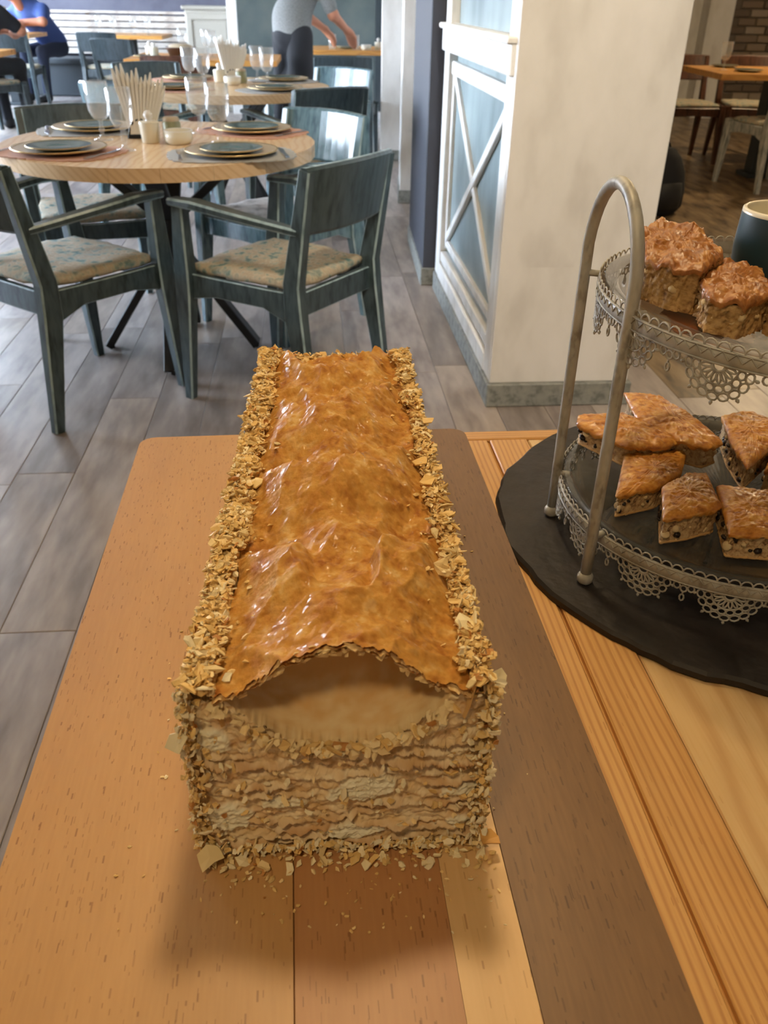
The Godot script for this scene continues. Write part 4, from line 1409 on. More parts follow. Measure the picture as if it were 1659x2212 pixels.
func pastry(called: String, poly: Array, base: float, h: float, s: int, label: String, group: String, cut := false) -> void:
	var c := Vector2.ZERO
	for p in poly: c += Vector2(p[0], p[1])
	c /= poly.size()
	# walk the outline, rounding the corners a little
	var ring := []
	var n := poly.size()
	for i in n:
		var a := Vector2(poly[i][0], poly[i][1]) - c
		var b := Vector2(poly[(i + 1) % n][0], poly[(i + 1) % n][1]) - c
		var m := maxi(3, int(a.distance_to(b) / 0.0016))
		for k in m: ring.append(a.lerp(b, float(k) / m))
	var N := ring.size()
	for pass_ in (1 if cut else 2):
		var sm := []
		for i in N: sm.append((ring[(i + N - 1) % N] + ring[i] * 2.0 + ring[(i + 1) % N]) / 4.0)
		ring = sm
	var area := 0.0
	for i in N: area += (ring[i] as Vector2).cross(ring[(i + 1) % N])
	if area > 0: ring.reverse()
	var nn := noise(600 + s, 1.0, 3)
	var t := thing(called, label, "pastry", Vector3(c.x, base, c.y), 0.0, group)
	var crust := 0.0075 if cut else 0.006
	# top: rounded crust
	var st := begin(true)
	var rows := []
	var prof := [[1.0, -crust], [1.035, -crust * 0.55], [1.02, -0.002], [0.96, 0.0], [0.85, 0.0012], [0.7, 0.002], [0.5, 0.0027], [0.25, 0.003], [0.0, 0.003]]
	if cut: prof = [[0.99, -crust], [1.008, -crust * 0.6], [1.0, -0.004], [0.95, -0.0012], [0.82, 0.0], [0.66, 0.0008], [0.45, 0.001], [0.22, 0.001], [0.0, 0.001]]
	var dense := []
	for k in prof.size() - 1:
		var m := 1 if prof[k][0] > 0.95 else 4
		for e in m: dense.append([lerpf(prof[k][0], prof[k + 1][0], float(e) / m), lerpf(prof[k][1], prof[k + 1][1], float(e) / m)])
	dense.append(prof[prof.size() - 1])
	for q in dense:
		var row := PackedVector3Array()
		for i in N:
			var p: Vector2 = ring[i] * q[0]
			var w := Vector2(p.x + c.x, p.y + c.y)
			var y: float = h + q[1] + 0.0011 * nn.get_noise_2d(w.x * 240.0, w.y * 240.0) + 0.0016 * nn.get_noise_2d(w.x * 70.0, w.y * 70.0)
			if cut: y += 0.0045 * nn.get_noise_2d(w.x * 38.0, w.y * 38.0) + 0.0014 * nn.get_noise_2d(w.x * 110.0, w.y * 110.0) + 0.0005 * nn.get_noise_2d(w.x * 330.0, w.y * 330.0)
			if q[1] <= -crust * 0.5: y += (0.0022 if not cut else 0.0012) * nn.get_noise_2d(i * 0.11, 3.0 + s)
			var ex := 1.0 + (0.018 if cut else 0.008) * nn.get_noise_2d(i * 0.4, 9.0) * smoothstep(0.7, 1.0, q[0])
			row.append(Vector3(p.x * ex, y, p.y * ex))
		rows.append(row)
	rows_mesh(st, rows)
	var top := part("glazed_top", done(st), M.browned if cut else M.baked, t)
	# filling wall
	st = begin(true)
	rows = []
	var H := 12
	for j in H:
		var v := float(j) / (H - 1)
		var row := PackedVector3Array()
		for i in N:
			var p: Vector2 = ring[i]
			var w := Vector2(p.x + c.x, p.y + c.y)
			var y := 0.001 + v * (h - crust + 0.001)
			var k := (0.975 if cut else 0.945) - 0.03 * sin(v * PI)
			var out := 0.0016 * nn.get_noise_3d(w.x * 260.0, y * 260.0, w.y * 260.0) + 0.0014 * nn.get_noise_3d(w.x * 520.0, y * 520.0, w.y * 520.0)
			if cut: out *= 1.9
			var d := p.normalized()
			var pp := p * k + d * out
			row.append(Vector3(pp.x, y, pp.y))
		rows.append(row)
	rows_mesh(st, rows)
	part("filling", done(st), M.filling_pale if cut else M.filling, t)
	# thin base crust
	st = begin(true)
	rows = []
	for q in [[0.0, 0.0004], [0.91, 0.0004], [0.955, 0.0012], [0.96, 0.0026], [0.9, 0.0036], [0.0, 0.0036]]:
		var row := PackedVector3Array()
		for i in N:
			var p: Vector2 = ring[i] * q[0] * (1.0 + 0.012 * nn.get_noise_2d(i * 0.35, 30.0))
			row.append(Vector3(p.x, q[1], p.y))
		rows.append(row)
	rows_mesh(st, rows)
	part("base_crust", done(st), M.base, t)
	# raisins and nut pieces set into the wall, kept where they show
	var r := RandomNumberGenerator.new()
	r.seed = 900 + s
	var bit := bit_mesh()
	var count := 26 if not cut else 18
	for k in count:
		var i := r.randi_range(0, N - 1)
		var p: Vector2 = ring[i]
		if p.y < -0.008 and p.x > 0.0: continue
		var sz := r.randf_range(0.0018, 0.0042)
		var dark := k % 2 == 0 and not cut
		var o := part("raisin" if dark else "nut_piece", bit, M.raisin if dark else M.nut, t, Vector3(p.x * 0.91, r.randf_range(0.005, h - crust - 0.002), p.y * 0.91), Vector3(r.randf() * TAU, r.randf() * TAU, 0))
		o.scale = Vector3(sz, sz * r.randf_range(0.5, 0.8), sz * r.randf_range(0.7, 1.2))

var bit_cache: ArrayMesh
func bit_mesh() -> ArrayMesh:
	if bit_cache: return bit_cache
	var nn := noise(777, 1.0, 2)
	var st := begin(true)
	var rows := []
	for j in 7:
		var a := PI * j / 6 - PI / 2
		var row := PackedVector3Array()
		for i in 10:
			var b := -TAU * i / 10
			var d := Vector3(cos(a) * cos(b), sin(a), cos(a) * sin(b))
			row.append(d * (1.0 + 0.25 * nn.get_noise_3d(d.x * 2.0, d.y * 2.0, d.z * 2.0)))
		rows.append(row)
	rows_mesh(st, rows)
	bit_cache = done(st)
	return bit_cache

# rows of equal length, closed round; points run counter-clockwise seen from above, rows go upwards
func rows_mesh(st: SurfaceTool, rows: Array) -> void:
	for j in rows.size() - 1:
		var a: PackedVector3Array = rows[j]
		var b: PackedVector3Array = rows[j + 1]
		var n := a.size()
		for i in n:
			var k := (i + 1) % n
			if a[i].distance_squared_to(a[k]) > 1e-12: tri(st, a[i], a[k], b[k])
			if b[i].distance_squared_to(b[k]) > 1e-12: tri(st, a[i], b[k], b[i])

# ------------------------------------------------------------------ chairs
var chairs := {}

func chair_root(style: String) -> Node3D:
	var t := Node3D.new()
	t.name = "dining_armchair" if style.begins_with("arm") else "dining_chair"
	var arms := style.begins_with("arm")
	var cols := {"arm_teal": [lin(72, 87, 93), lin(172, 194, 200)], "arm_pale": [lin(106, 130, 136), lin(180, 200, 204)], "side_teal": [lin(56, 68, 71), lin(116, 132, 136)], "side_brown": [lin(92, 58, 40), lin(104, 66, 46)], "side_white": [lin(190, 188, 180), lin(206, 204, 198)]}
	var col: Array = cols[style]
	var paint: Material = M.paint_gloss if style == "arm_pale" else M.paint
	vc = col[0]
	worn = col[1]
	for s: float in [-1.0, 1.0]:
		var st := begin()
		var fy := 0.642 if arms else 0.43
		bar(st, [Vector3(s * 0.236, 0, 0.245), Vector3(s * 0.226, 0.36, 0.225), Vector3(s * 0.228, 0.44, 0.22), Vector3(s * 0.236, fy, 0.205)], [Vector2(0.03, 0.034), Vector2(0.044, 0.062), Vector2(0.044, 0.062), Vector2(0.038, 0.044)], Vector3(1, 0, 0), 0.005)
		part("leg", done(st), paint, t)
		st = begin()
		bar(st, [Vector3(s * 0.215, 0, -0.262), Vector3(s * 0.205, 0.36, -0.205), Vector3(s * 0.204, 0.46, -0.2), Vector3(s * 0.206, 0.785, -0.262)], [Vector2(0.03, 0.036), Vector2(0.042, 0.066), Vector2(0.042, 0.06), Vector2(0.034, 0.038)], Vector3(1, 0, 0), 0.005)
		part("leg", done(st), paint, t)
		if arms:
			st = begin()
			bar(st, [Vector3(s * 0.21, 0.615, -0.228), Vector3(s * 0.238, 0.640, -0.02), Vector3(s * 0.246, 0.655, 0.13), Vector3(s * 0.236, 0.652, 0.235)], [Vector2(0.034, 0.022), Vector2(0.05, 0.024), Vector2(0.056, 0.026), Vector2(0.046, 0.022)], Vector3(1, 0, 0), 0.006)
			part("armrest", done(st), paint, t)
	# seat frame with haunched side rails
	var st := begin()
	for s: float in [-1.0, 1.0]:
		bar(st, [Vector3(s * 0.218, 0.392, 0.21), Vector3(s * 0.216, 0.402, 0.1), Vector3(s * 0.21, 0.402, -0.09), Vector3(s * 0.205, 0.385, -0.19)], [Vector2(0.022, 0.085), Vector2(0.022, 0.062), Vector2(0.022, 0.062), Vector2(0.022, 0.1)], Vector3(1, 0, 0), 0.003)
	bar(st, [Vector3(-0.215, 0.398, 0.222), Vector3(0, 0.402, 0.226), Vector3(0.215, 0.398, 0.222)], [Vector2(0.07, 0.022), Vector2(0.06, 0.022), Vector2(0.07, 0.022)], Vector3(0, 1, 0), 0.003)
	bar(st, [Vector3(-0.2, 0.392, -0.2), Vector3(0.2, 0.392, -0.2)], [Vector2(0.075, 0.022), Vector2(0.075, 0.022)], Vector3(0, 1, 0), 0.003)
	part("seat_frame", done(st), paint, t)
	# curved backrest panel
	st = begin()
	var rings := []
	for k in 13:
		var u := -1.0 + k / 6.0
		var z := -0.252 - 0.036 * (1.0 - u * u)
		var x := u * 0.218
		var ring := PackedVector3Array()
		var top := 0.792 + 0.006 * (1.0 - u * u)
		var bot := 0.605
		for q in [Vector2(bot, 0.034), Vector2(bot + 0.008, 0.039), Vector2(top - 0.008, 0.005), Vector2(top, -0.002), Vector2(top, -0.016), Vector2(top - 0.008, -0.022), Vector2(bot + 0.008, 0.012), Vector2(bot, 0.018)]:
			ring.append(Vector3(x, q.x, z + q.y))
		rings.append(ring)
	loft(st, rings)
	vc = worn
	for k in 12:
		var a := rings[k][3] as Vector3
		var b := rings[k + 1][3] as Vector3
		var c := rings[k + 1][4] as Vector3
		var d := rings[k][4] as Vector3
		var up := Vector3(0, 0.0008, 0)
		quad(st, a + up, b + up, c + up, d + up)
	vc = col[0]
	part("backrest", done(st), paint, t)
	worn = Color.WHITE
	vc = Color.WHITE
	# cushion
	var cs := begin(true)
	var nn := noise(700 + style.hash() % 50, 1.0, 2)
	var rows := []
	for q in [[0.9, 0.432], [0.99, 0.437], [1.0, 0.446], [0.985, 0.456], [0.93, 0.463], [0.75, 0.468], [0.45, 0.468], [0.0, 0.467]]:
		var row := PackedVector3Array()
		for i in 48:
			var a := -TAU * i / 48
			var d := Vector2(cos(a), sin(a))
			var k := 1.0 / maxf(absf(d.x), absf(d.y))
			k = lerpf(k, 1.15, 0.22)
			var x: float = d.x * k * 0.205 * (1.0 + 0.07 * d.y) * q[0]
			var z: float = d.y * k * 0.205 * q[0] + 0.012
			row.append(Vector3(x, q[1] + 0.006 * nn.get_noise_2d(x * 9.0, z * 9.0) + 0.002 * nn.get_noise_2d(x * 40.0, z * 40.0), z))
		rows.append(row)
	rows_mesh(cs, rows)
	part("cushion", done(cs), M.cushion_pale if style == "arm_pale" else M.cushion, t)
	return t

func chair(style: String, x: float, z: float, f: Vector2, label: String, group: String) -> void:
	var turn := atan2(f.x, f.y)
	if not chairs.has(style):
		var t := chair_root(style)
		t.name = numbered(String(t.name))
		add_child(t)
		t.position = Vector3(x, 0, z)
		t.rotation.y = turn
		tag(t, label, "chair", group)
		chairs[style] = t
	else:
		dup(chairs[style], Vector3(x, 0, z), turn, label, group)

# ------------------------------------------------------------------ tableware
const TOP := 0.75
var proto := {}

func place_copy(called: String, at: Vector3, turn: float, label: String, category: String, group: String) -> Node3D:
	var t: Node3D = proto[called]
	if t.get_parent() == null:
		t.name = numbered(called)
		add_child(t)
		t.position = at
		t.rotation.y = turn
		tag(t, label, category, group)
		return t
	return dup(t, at, turn, label, group)

func make_tableware() -> void:
	# goblet
	var g := Node3D.new()
	part("bowl", lathe_mesh([Vector2(0.006, 0.062), Vector2(0.024, 0.07), Vector2(0.036, 0.095), Vector2(0.040, 0.13), Vector2(0.0385, 0.185), Vector2(0.0375, 0.186), Vector2(0.0385, 0.13), Vector2(0.0345, 0.097), Vector2(0.023, 0.074), Vector2(0.0, 0.068)], 28), M.glass, g)
	part("stem", lathe_mesh([Vector2(0.0, 0.0), Vector2(0.033, 0.0), Vector2(0.034, 0.003), Vector2(0.012, 0.008), Vector2(0.006, 0.02), Vector2(0.009, 0.035), Vector2(0.006, 0.05), Vector2(0.008, 0.064)], 28), M.glass, g)
	proto["goblet"] = g
	# tumbler
	var tb := Node3D.new()
	part("tumbler_body", lathe_mesh([Vector2(0, 0), Vector2(0.03, 0), Vector2(0.036, 0.12), Vector2(0.0345, 0.12), Vector2(0.029, 0.008), Vector2(0, 0.008)], 24), M.glass, tb)
	part("rim", lathe_mesh([Vector2(0.036, 0.12), Vector2(0.0358, 0.1215), Vector2(0.0346, 0.1215), Vector2(0.0345, 0.12)], 24), M.glass, tb)
	proto["tumbler"] = tb
	# scalloped placemats
	for c in ["grey", "rose"]:
		var pm := Node3D.new()
		var poly := PackedVector2Array()
		for i in 180:
			var a := TAU * i / 180
			var d := Vector2(cos(a), sin(a))
			var k := pow(pow(absf(d.x / 0.205), 3.2) + pow(absf(d.y / 0.158), 3.2), -1.0 / 3.2)
			poly.append(d * (k - 0.008 * (1.0 - absf(sin(a * 15.0)))))
		var st := begin()
		prism(st, poly, 0, 0.003)
		part("felt", done(st), M.felt if c == "grey" else M.felt_rose, pm)
		proto["placemat_" + c] = pm
	# charger and plate
	var ch := Node3D.new()
	part("plate_body", lathe_mesh([Vector2(0, 0), Vector2(0.075, 0), Vector2(0.145, 0.012), Vector2(0.148, 0.0145), Vector2(0.143, 0.0155), Vector2(0.08, 0.0045), Vector2(0, 0.0045)], 48), M.stone_plate, ch)
	part("rim", lathe_mesh([Vector2(0.1455, 0.0115), Vector2(0.1492, 0.0145), Vector2(0.1475, 0.0168), Vector2(0.143, 0.0158)], 48), M.gold, ch)
	proto["charger"] = ch
	var dp := Node3D.new()
	part("plate_body", lathe_mesh([Vector2(0, 0), Vector2(0.055, 0), Vector2(0.1, 0.012), Vector2(0.102, 0.0145), Vector2(0.098, 0.015), Vector2(0.06, 0.0045), Vector2(0, 0.0045)], 40), M.teal_plate, dp)
	part("rim", lathe_mesh([Vector2(0.1005, 0.0125), Vector2(0.1032, 0.0145), Vector2(0.1015, 0.0164), Vector2(0.0985, 0.0152)], 40), M.gold, dp)
	proto["dessert_plate"] = dp
	# fork and knife
	var fk := Node3D.new()
	var st := begin()
	bar(st, [Vector3(0, 0.002, 0.1), Vector3(0, 0.004, 0.02), Vector3(0, 0.003, -0.04)], [Vector2(0.013, 0.003), Vector2(0.006, 0.003), Vector2(0.016, 0.002)], Vector3(1, 0, 0), 0.0008)
	part("handle", done(st), M.steel, fk)
	for k in 4:
		st = begin()
		var x := -0.0075 + 0.005 * k
		bar(st, [Vector3(x * 0.8, 0.003, -0.038), Vector3(x, 0.0035, -0.09)], [Vector2(0.003, 0.002), Vector2(0.0018, 0.0015)], Vector3(1, 0, 0), 0.0004)
		part("tine", done(st), M.steel, fk)
	proto["fork"] = fk
	var kn := Node3D.new()
	st = begin()
	bar(st, [Vector3(0, 0.003, 0.1), Vector3(0, 0.003, 0.0)], [Vector2(0.014, 0.005), Vector2(0.01, 0.004)], Vector3(1, 0, 0), 0.001)
	part("handle", done(st), M.steel, kn)
	st = begin()
	bar(st, [Vector3(0, 0.002, 0.002), Vector3(0.001, 0.002, -0.07), Vector3(-0.004, 0.002, -0.105)], [Vector2(0.014, 0.002), Vector2(0.017, 0.0015), Vector2(0.005, 0.001)], Vector3(1, 0, 0), 0.0004)
	part("blade", done(st), M.steel, kn)
	proto["knife"] = kn
	# napkin holder with a fan of folded napkins
	var nh := Node3D.new()
	part("base", box_mesh(Vector3(0.1, 0.012, 0.045), 0.003), M.steel_dark, nh, Vector3(0, 0.006, 0))
	for z in [-0.019, 0.019]:
		st = begin(true)
		tube(st, arc_xy(Vector3(0, 0.012, z), 0.042, 0.05, 0, PI, 14), 0.003, 6)
		part("side_wire", done(st), M.steel_dark, nh)
	for k in 13:
		var a := deg_to_rad(-14.0 + 3.6 * k)
		st = begin()
		var h := 0.205 - 0.0045 * k + 0.012 * (k % 3)
		var b := Vector3(-0.036 + 0.006 * k, 0.014, 0.003 * (k % 2))
		var tip := b + Vector3(sin(a) * h * 0.8, h, 0)
		bar(st, [b, b.lerp(tip, 0.82), tip], [Vector2(0.006, 0.036), Vector2(0.0115, 0.046), Vector2(0.003, 0.02)], Vector3(1, 0, 0), 0.001)
		part("napkin", done(st), M.napkin, nh)
	proto["napkin_holder"] = nh
	# cream shaker with a knob, jar, bowl
	var sh := Node3D.new()
	part("pot_body", lathe_mesh([Vector2(0, 0), Vector2(0.026, 0), Vector2(0.029, 0.003), Vector2(0.034, 0.062), Vector2(0.033, 0.066), Vector2(0.02, 0.069), Vector2(0, 0.069)], 28), M.ceramic, sh)
	part("knob", lathe_mesh([Vector2(0.013, 0.068), Vector2(0.01, 0.074), Vector2(0.016, 0.084), Vector2(0.013, 0.094), Vector2(0.006, 0.1), Vector2(0, 0.101)], 20), M.ceramic_white, sh)
	proto["shaker"] = sh
	var jr := Node3D.new()
	part("jar_body", lathe_mesh([Vector2(0, 0), Vector2(0.026, 0), Vector2(0.031, 0.01), Vector2(0.031, 0.055), Vector2(0.026, 0.062)], 24), M.green_jar, jr)
	part("lid", lathe_mesh([Vector2(0.028, 0.061), Vector2(0.029, 0.068), Vector2(0.024, 0.074), Vector2(0, 0.076)], 24), M.stone_plate, jr)
	proto["jar"] = jr
	var bw := Node3D.new()
	part("bowl_body", lathe_mesh([Vector2(0, 0), Vector2(0.036, 0), Vector2(0.047, 0.012), Vector2(0.048, 0.042), Vector2(0.045, 0.042), Vector2(0.043, 0.016), Vector2(0, 0.014)], 32), M.ceramic, bw)
	part("rim", lathe_mesh([Vector2(0.048, 0.041), Vector2(0.0485, 0.0435), Vector2(0.0465, 0.0445), Vector2(0.0448, 0.042)], 32), M.ceramic_white, bw)
	proto["bowl"] = bw

func arc_xy(c: Vector3, rx: float, ry: float, a0: float, a1: float, n: int) -> PackedVector3Array:
	var p := PackedVector3Array()
	for i in n + 1:
		var a := lerpf(a0, a1, float(i) / n)
		p.append(c + Vector3(cos(a) * rx, sin(a) * ry, 0))
	return p

func setting(c: Vector3, face: float, mat: String, where: String, cutlery: bool) -> void:
	var col := "pale grey" if mat == "grey" else "rose"
	place_copy("placemat_" + mat, c, face, "%s scalloped felt placemat %s" % [col, where], "placemat", "scalloped placemats")
	place_copy("charger", c + Vector3(0, 0.0032, 0), face, "large stone coloured charger plate %s" % where, "plate", "charger plates")
	place_copy("dessert_plate", c + Vector3(0, 0.0085, 0), face, "dark teal gold rimmed plate on charger %s" % where, "plate", "teal plates")
	if cutlery:
		var b := Basis(Vector3.UP, face)
		place_copy("fork", c + b * Vector3(-0.165, 0.0035, 0.01), face, "steel fork on placemat %s" % where, "fork", "forks")
		place_copy("knife", c + b * Vector3(0.165, 0.0035, 0.01), face, "steel knife on placemat %s" % where, "knife", "knives")

func round_table(c: Vector3, r: float, label: String, spin: float) -> void:
	var t := thing("round_table", label, "table", c, spin)
	# top of glued staves with a rounded edge
	var n := 7
	for k in n:
		var x0 := -r + 2.0 * r * k / n
		var x1 := -r + 2.0 * r * (k + 1) / n - 0.0008
		var poly := PackedVector2Array()
		var m := 14
		for i in m + 1:
			var x := lerpf(x0, x1, float(i) / m)
			poly.append(Vector2(x, -sqrt(maxf(r * r - x * x, 0))))
		for i in m + 1:
			var x := lerpf(x1, x0, float(i) / m)
			var z := sqrt(maxf(r * r - x * x, 0))
			if i == 0 and z < 1e-4 or i == m and z < 1e-4: continue
			poly.append(Vector2(x, z))
		var st := begin()
		prism(st, poly, TOP - 0.042, TOP, 0.0)
		part("tabletop_stave", done(st), M.table, t)
	for k in 4:
		var a := PI / 2 * k
		var d := Vector3(cos(a), 0, sin(a))
		var side := Vector3(-sin(a), 0, cos(a))
		var st := begin()
		bar(st, [d * 0.285 + Vector3(0, 0.012, 0), d * 0.045 + Vector3(0, 0.36, 0), d * 0.035 + Vector3(0, 0.5, 0), d * 0.27 + Vector3(0, TOP - 0.043, 0)], [Vector2(0.068, 0.03), Vector2(0.068, 0.03), Vector2(0.062, 0.03), Vector2(0.068, 0.03)], side, 0.003)
		part("leg", done(st), M.steel_dark, t)
		part("foot", lathe_mesh([Vector2(0, 0), Vector2(0.012, 0), Vector2(0.012, 0.014), Vector2(0, 0.016)], 10), M.black, t, d * 0.28)
	part("hub", lathe_mesh([Vector2(0, 0.34), Vector2(0.055, 0.34), Vector2(0.055, 0.52), Vector2(0, 0.52)], 12, false), M.steel_dark, t)

func build_near_table() -> void:
	make_tableware()
	var c := Vector3(-0.80, 0, -3.17)
	round_table(c, 0.535, "round pine dining table nearest the pastry counter, laid for four", 0.08)
	var y := TOP + 0.0005
	var t1 := "of the nearest round table"
	setting(Vector3(-0.51, y, -2.91), deg_to_rad(14), "grey", "on the nearest round table, near right seat", true)
	setting(Vector3(-1.06, y, -2.90), deg_to_rad(-16), "rose", "on the nearest round table, near left seat", true)
	setting(Vector3(-1.10, y, -3.40), deg_to_rad(200), "grey", "on the nearest round table, far left seat", true)
	setting(Vector3(-0.52, y, -3.44), deg_to_rad(150), "rose", "on the nearest round table, far right seat", true)
	place_copy("goblet", Vector3(-0.865, y, -2.955), 0, "clear goblet nearest the camera on the left of the nearest round table", "glass", "goblets")
	place_copy("goblet", Vector3(-1.0, y, -3.17), 0, "clear goblet just behind another one, left of the napkins on the nearest round table", "glass", "goblets")
	place_copy("goblet", Vector3(-0.59, y, -3.16), 0, "clear goblet to the right of the white bowl on the nearest round table", "glass", "goblets")
	place_copy("goblet", Vector3(-0.70, y, -3.37), 0, "clear goblet at the back, half hidden behind another, on the nearest round table", "glass", "goblets")
	place_copy("napkin_holder", Vector3(-0.88, y, -3.24), deg_to_rad(8), "dark wire holder with fanned white napkins on the nearest round table", "napkin holder", "napkin holders")
	place_copy("shaker", Vector3(-0.825, y, -3.135), 0, "cream shaker with white knob beside the fanned napkins on the nearest table", "shaker", "shakers")
	place_copy("jar", Vector3(-0.765, y, -3.205), 0, "small olive lidded jar behind the cream shaker on the nearest table", "jar", "jars")
	place_copy("bowl", Vector3(-0.725, y, -3.12), 0, "small cream bowl beside the shaker on the nearest round table", "bowl", "cream bowls")
	var g := "armchairs and chairs round the nearest table"
	chair("arm_teal", -0.34, -2.76, Vector2(-0.85, -0.53), "dark teal distressed armchair directly behind the pastry loaf, its curved back to the camera", g)
	chair("arm_teal", -1.058, -2.737, Vector2(0.58, -0.81), "dark teal distressed armchair at the left edge, its back cut off by the picture", g)
	chair("arm_teal", -1.20, -3.54, Vector2(0.4, 0.92), "dark teal armchair on the far left side of the nearest round table", g)
	chair("arm_pale", -0.43, -3.53, Vector2(-0.62, 0.78), "glossy pale teal armchair on the far right side of the nearest round table", g)

func build_second_table() -> void:
	var c := Vector3(-0.90, 0, -5.25)
	round_table(c, 0.55, "round pine dining table second from the camera, laid for four", 0.9)
	var y := TOP + 0.0005
	setting(Vector3(-0.62, y, -5.0), deg_to_rad(35), "grey", "on the second round table, near right seat", false)
	setting(Vector3(-1.15, y, -4.98), deg_to_rad(-30), "rose", "on the second round table, near left seat", false)
	setting(Vector3(-0.64, y, -5.58), deg_to_rad(150), "grey", "on the second round table, far right seat", false)
	setting(Vector3(-1.2, y, -5.56), deg_to_rad(205), "rose", "on the second round table, far left seat", false)
	place_copy("goblet", Vector3(-1.12, y, -5.25), 0, "clear goblet, left one of the left pair on the second round table", "glass", "goblets")
	place_copy("goblet", Vector3(-1.02, y, -5.12), 0, "clear goblet, front one of the left pair on the second round table", "glass", "goblets")
	place_copy("goblet", Vector3(-0.775, y, -5.455), 0, "clear goblet, rear one of the right pair on the second round table", "glass", "goblets")
	place_copy("goblet", Vector3(-0.70, y, -5.32), 0, "clear goblet, front one of the right pair on the second round table", "glass", "goblets")
	place_copy("napkin_holder", Vector3(-0.93, y, -5.5), deg_to_rad(20), "dark holder with bright white napkins standing on the second round table", "napkin holder", "napkin holders")
	place_copy("shaker", Vector3(-0.985, y, -5.40), 0, "cream shaker left of the white napkins on the second round table", "shaker", "shakers")
	place_copy("jar", Vector3(-0.86, y, -5.40), 0, "small lidded jar right of the white napkins on the second round table", "jar", "jars")
	place_copy("bowl", Vector3(-0.89, y, -5.27), 0, "small pale bowl in front of the napkins on the second round table", "bowl", "cream bowls")
	var g := "chairs round the second table"
	chair("arm_teal", -0.46, -4.93, Vector2(-0.6, -0.8), "dark teal chair turned away from the camera on the right of the second round table", g)
	chair("arm_pale", -0.45, -5.82, Vector2(-0.55, 0.84), "glossy pale teal chair at the far right of the second round table", g)
	chair("arm_pale", -1.28, -4.94, Vector2(0.66, -0.75), "light blue looking chair seen from behind at the left of the second round table", g)
	chair("arm_teal", -1.5, -6.0, Vector2(0.45, 0.9), "dark teal chair at the far left of the second round table", g)
	chair("side_teal", -0.36, -7.42, Vector2(0.02, -1.0), "dark grey green chair tucked before the small table by the sage wall", "chairs near the sage wall")

func square_table(called: String, c: Vector3, w: float, d: float, turn: float, label: String, dark_base := true) -> void:
	var t := thing(called, label, "table", c, turn)
	var n := int(round(d / 0.12))
	for k in n:
		var st := begin()
		rbox(st, Vector3(0, 0, 0), Vector3(d / n - 0.001, 0.04, w), 0.002, Transform3D(Basis(Vector3.UP, PI / 2), Vector3.ZERO), Vector2(k * 0.37, k * 0.71))
		part("tabletop_plank", done(st), M.pine3, t, Vector3(0, TOP - 0.02, -d / 2 + d * (k + 0.5) / n))
	var st2 := begin()
	rbox(st2, Vector3(0, 0.37, 0), Vector3(0.15, 0.68, 0.15), 0.004)
	part("pedestal", done(st2), M.dark_wall if dark_base else M.wood_brown, t)
	part("base_plate", box_mesh(Vector3(0.24, 0.03, 0.24), 0.004), M.dark_wall if dark_base else M.wood_brown, t, Vector3(0, 0.015, 0))

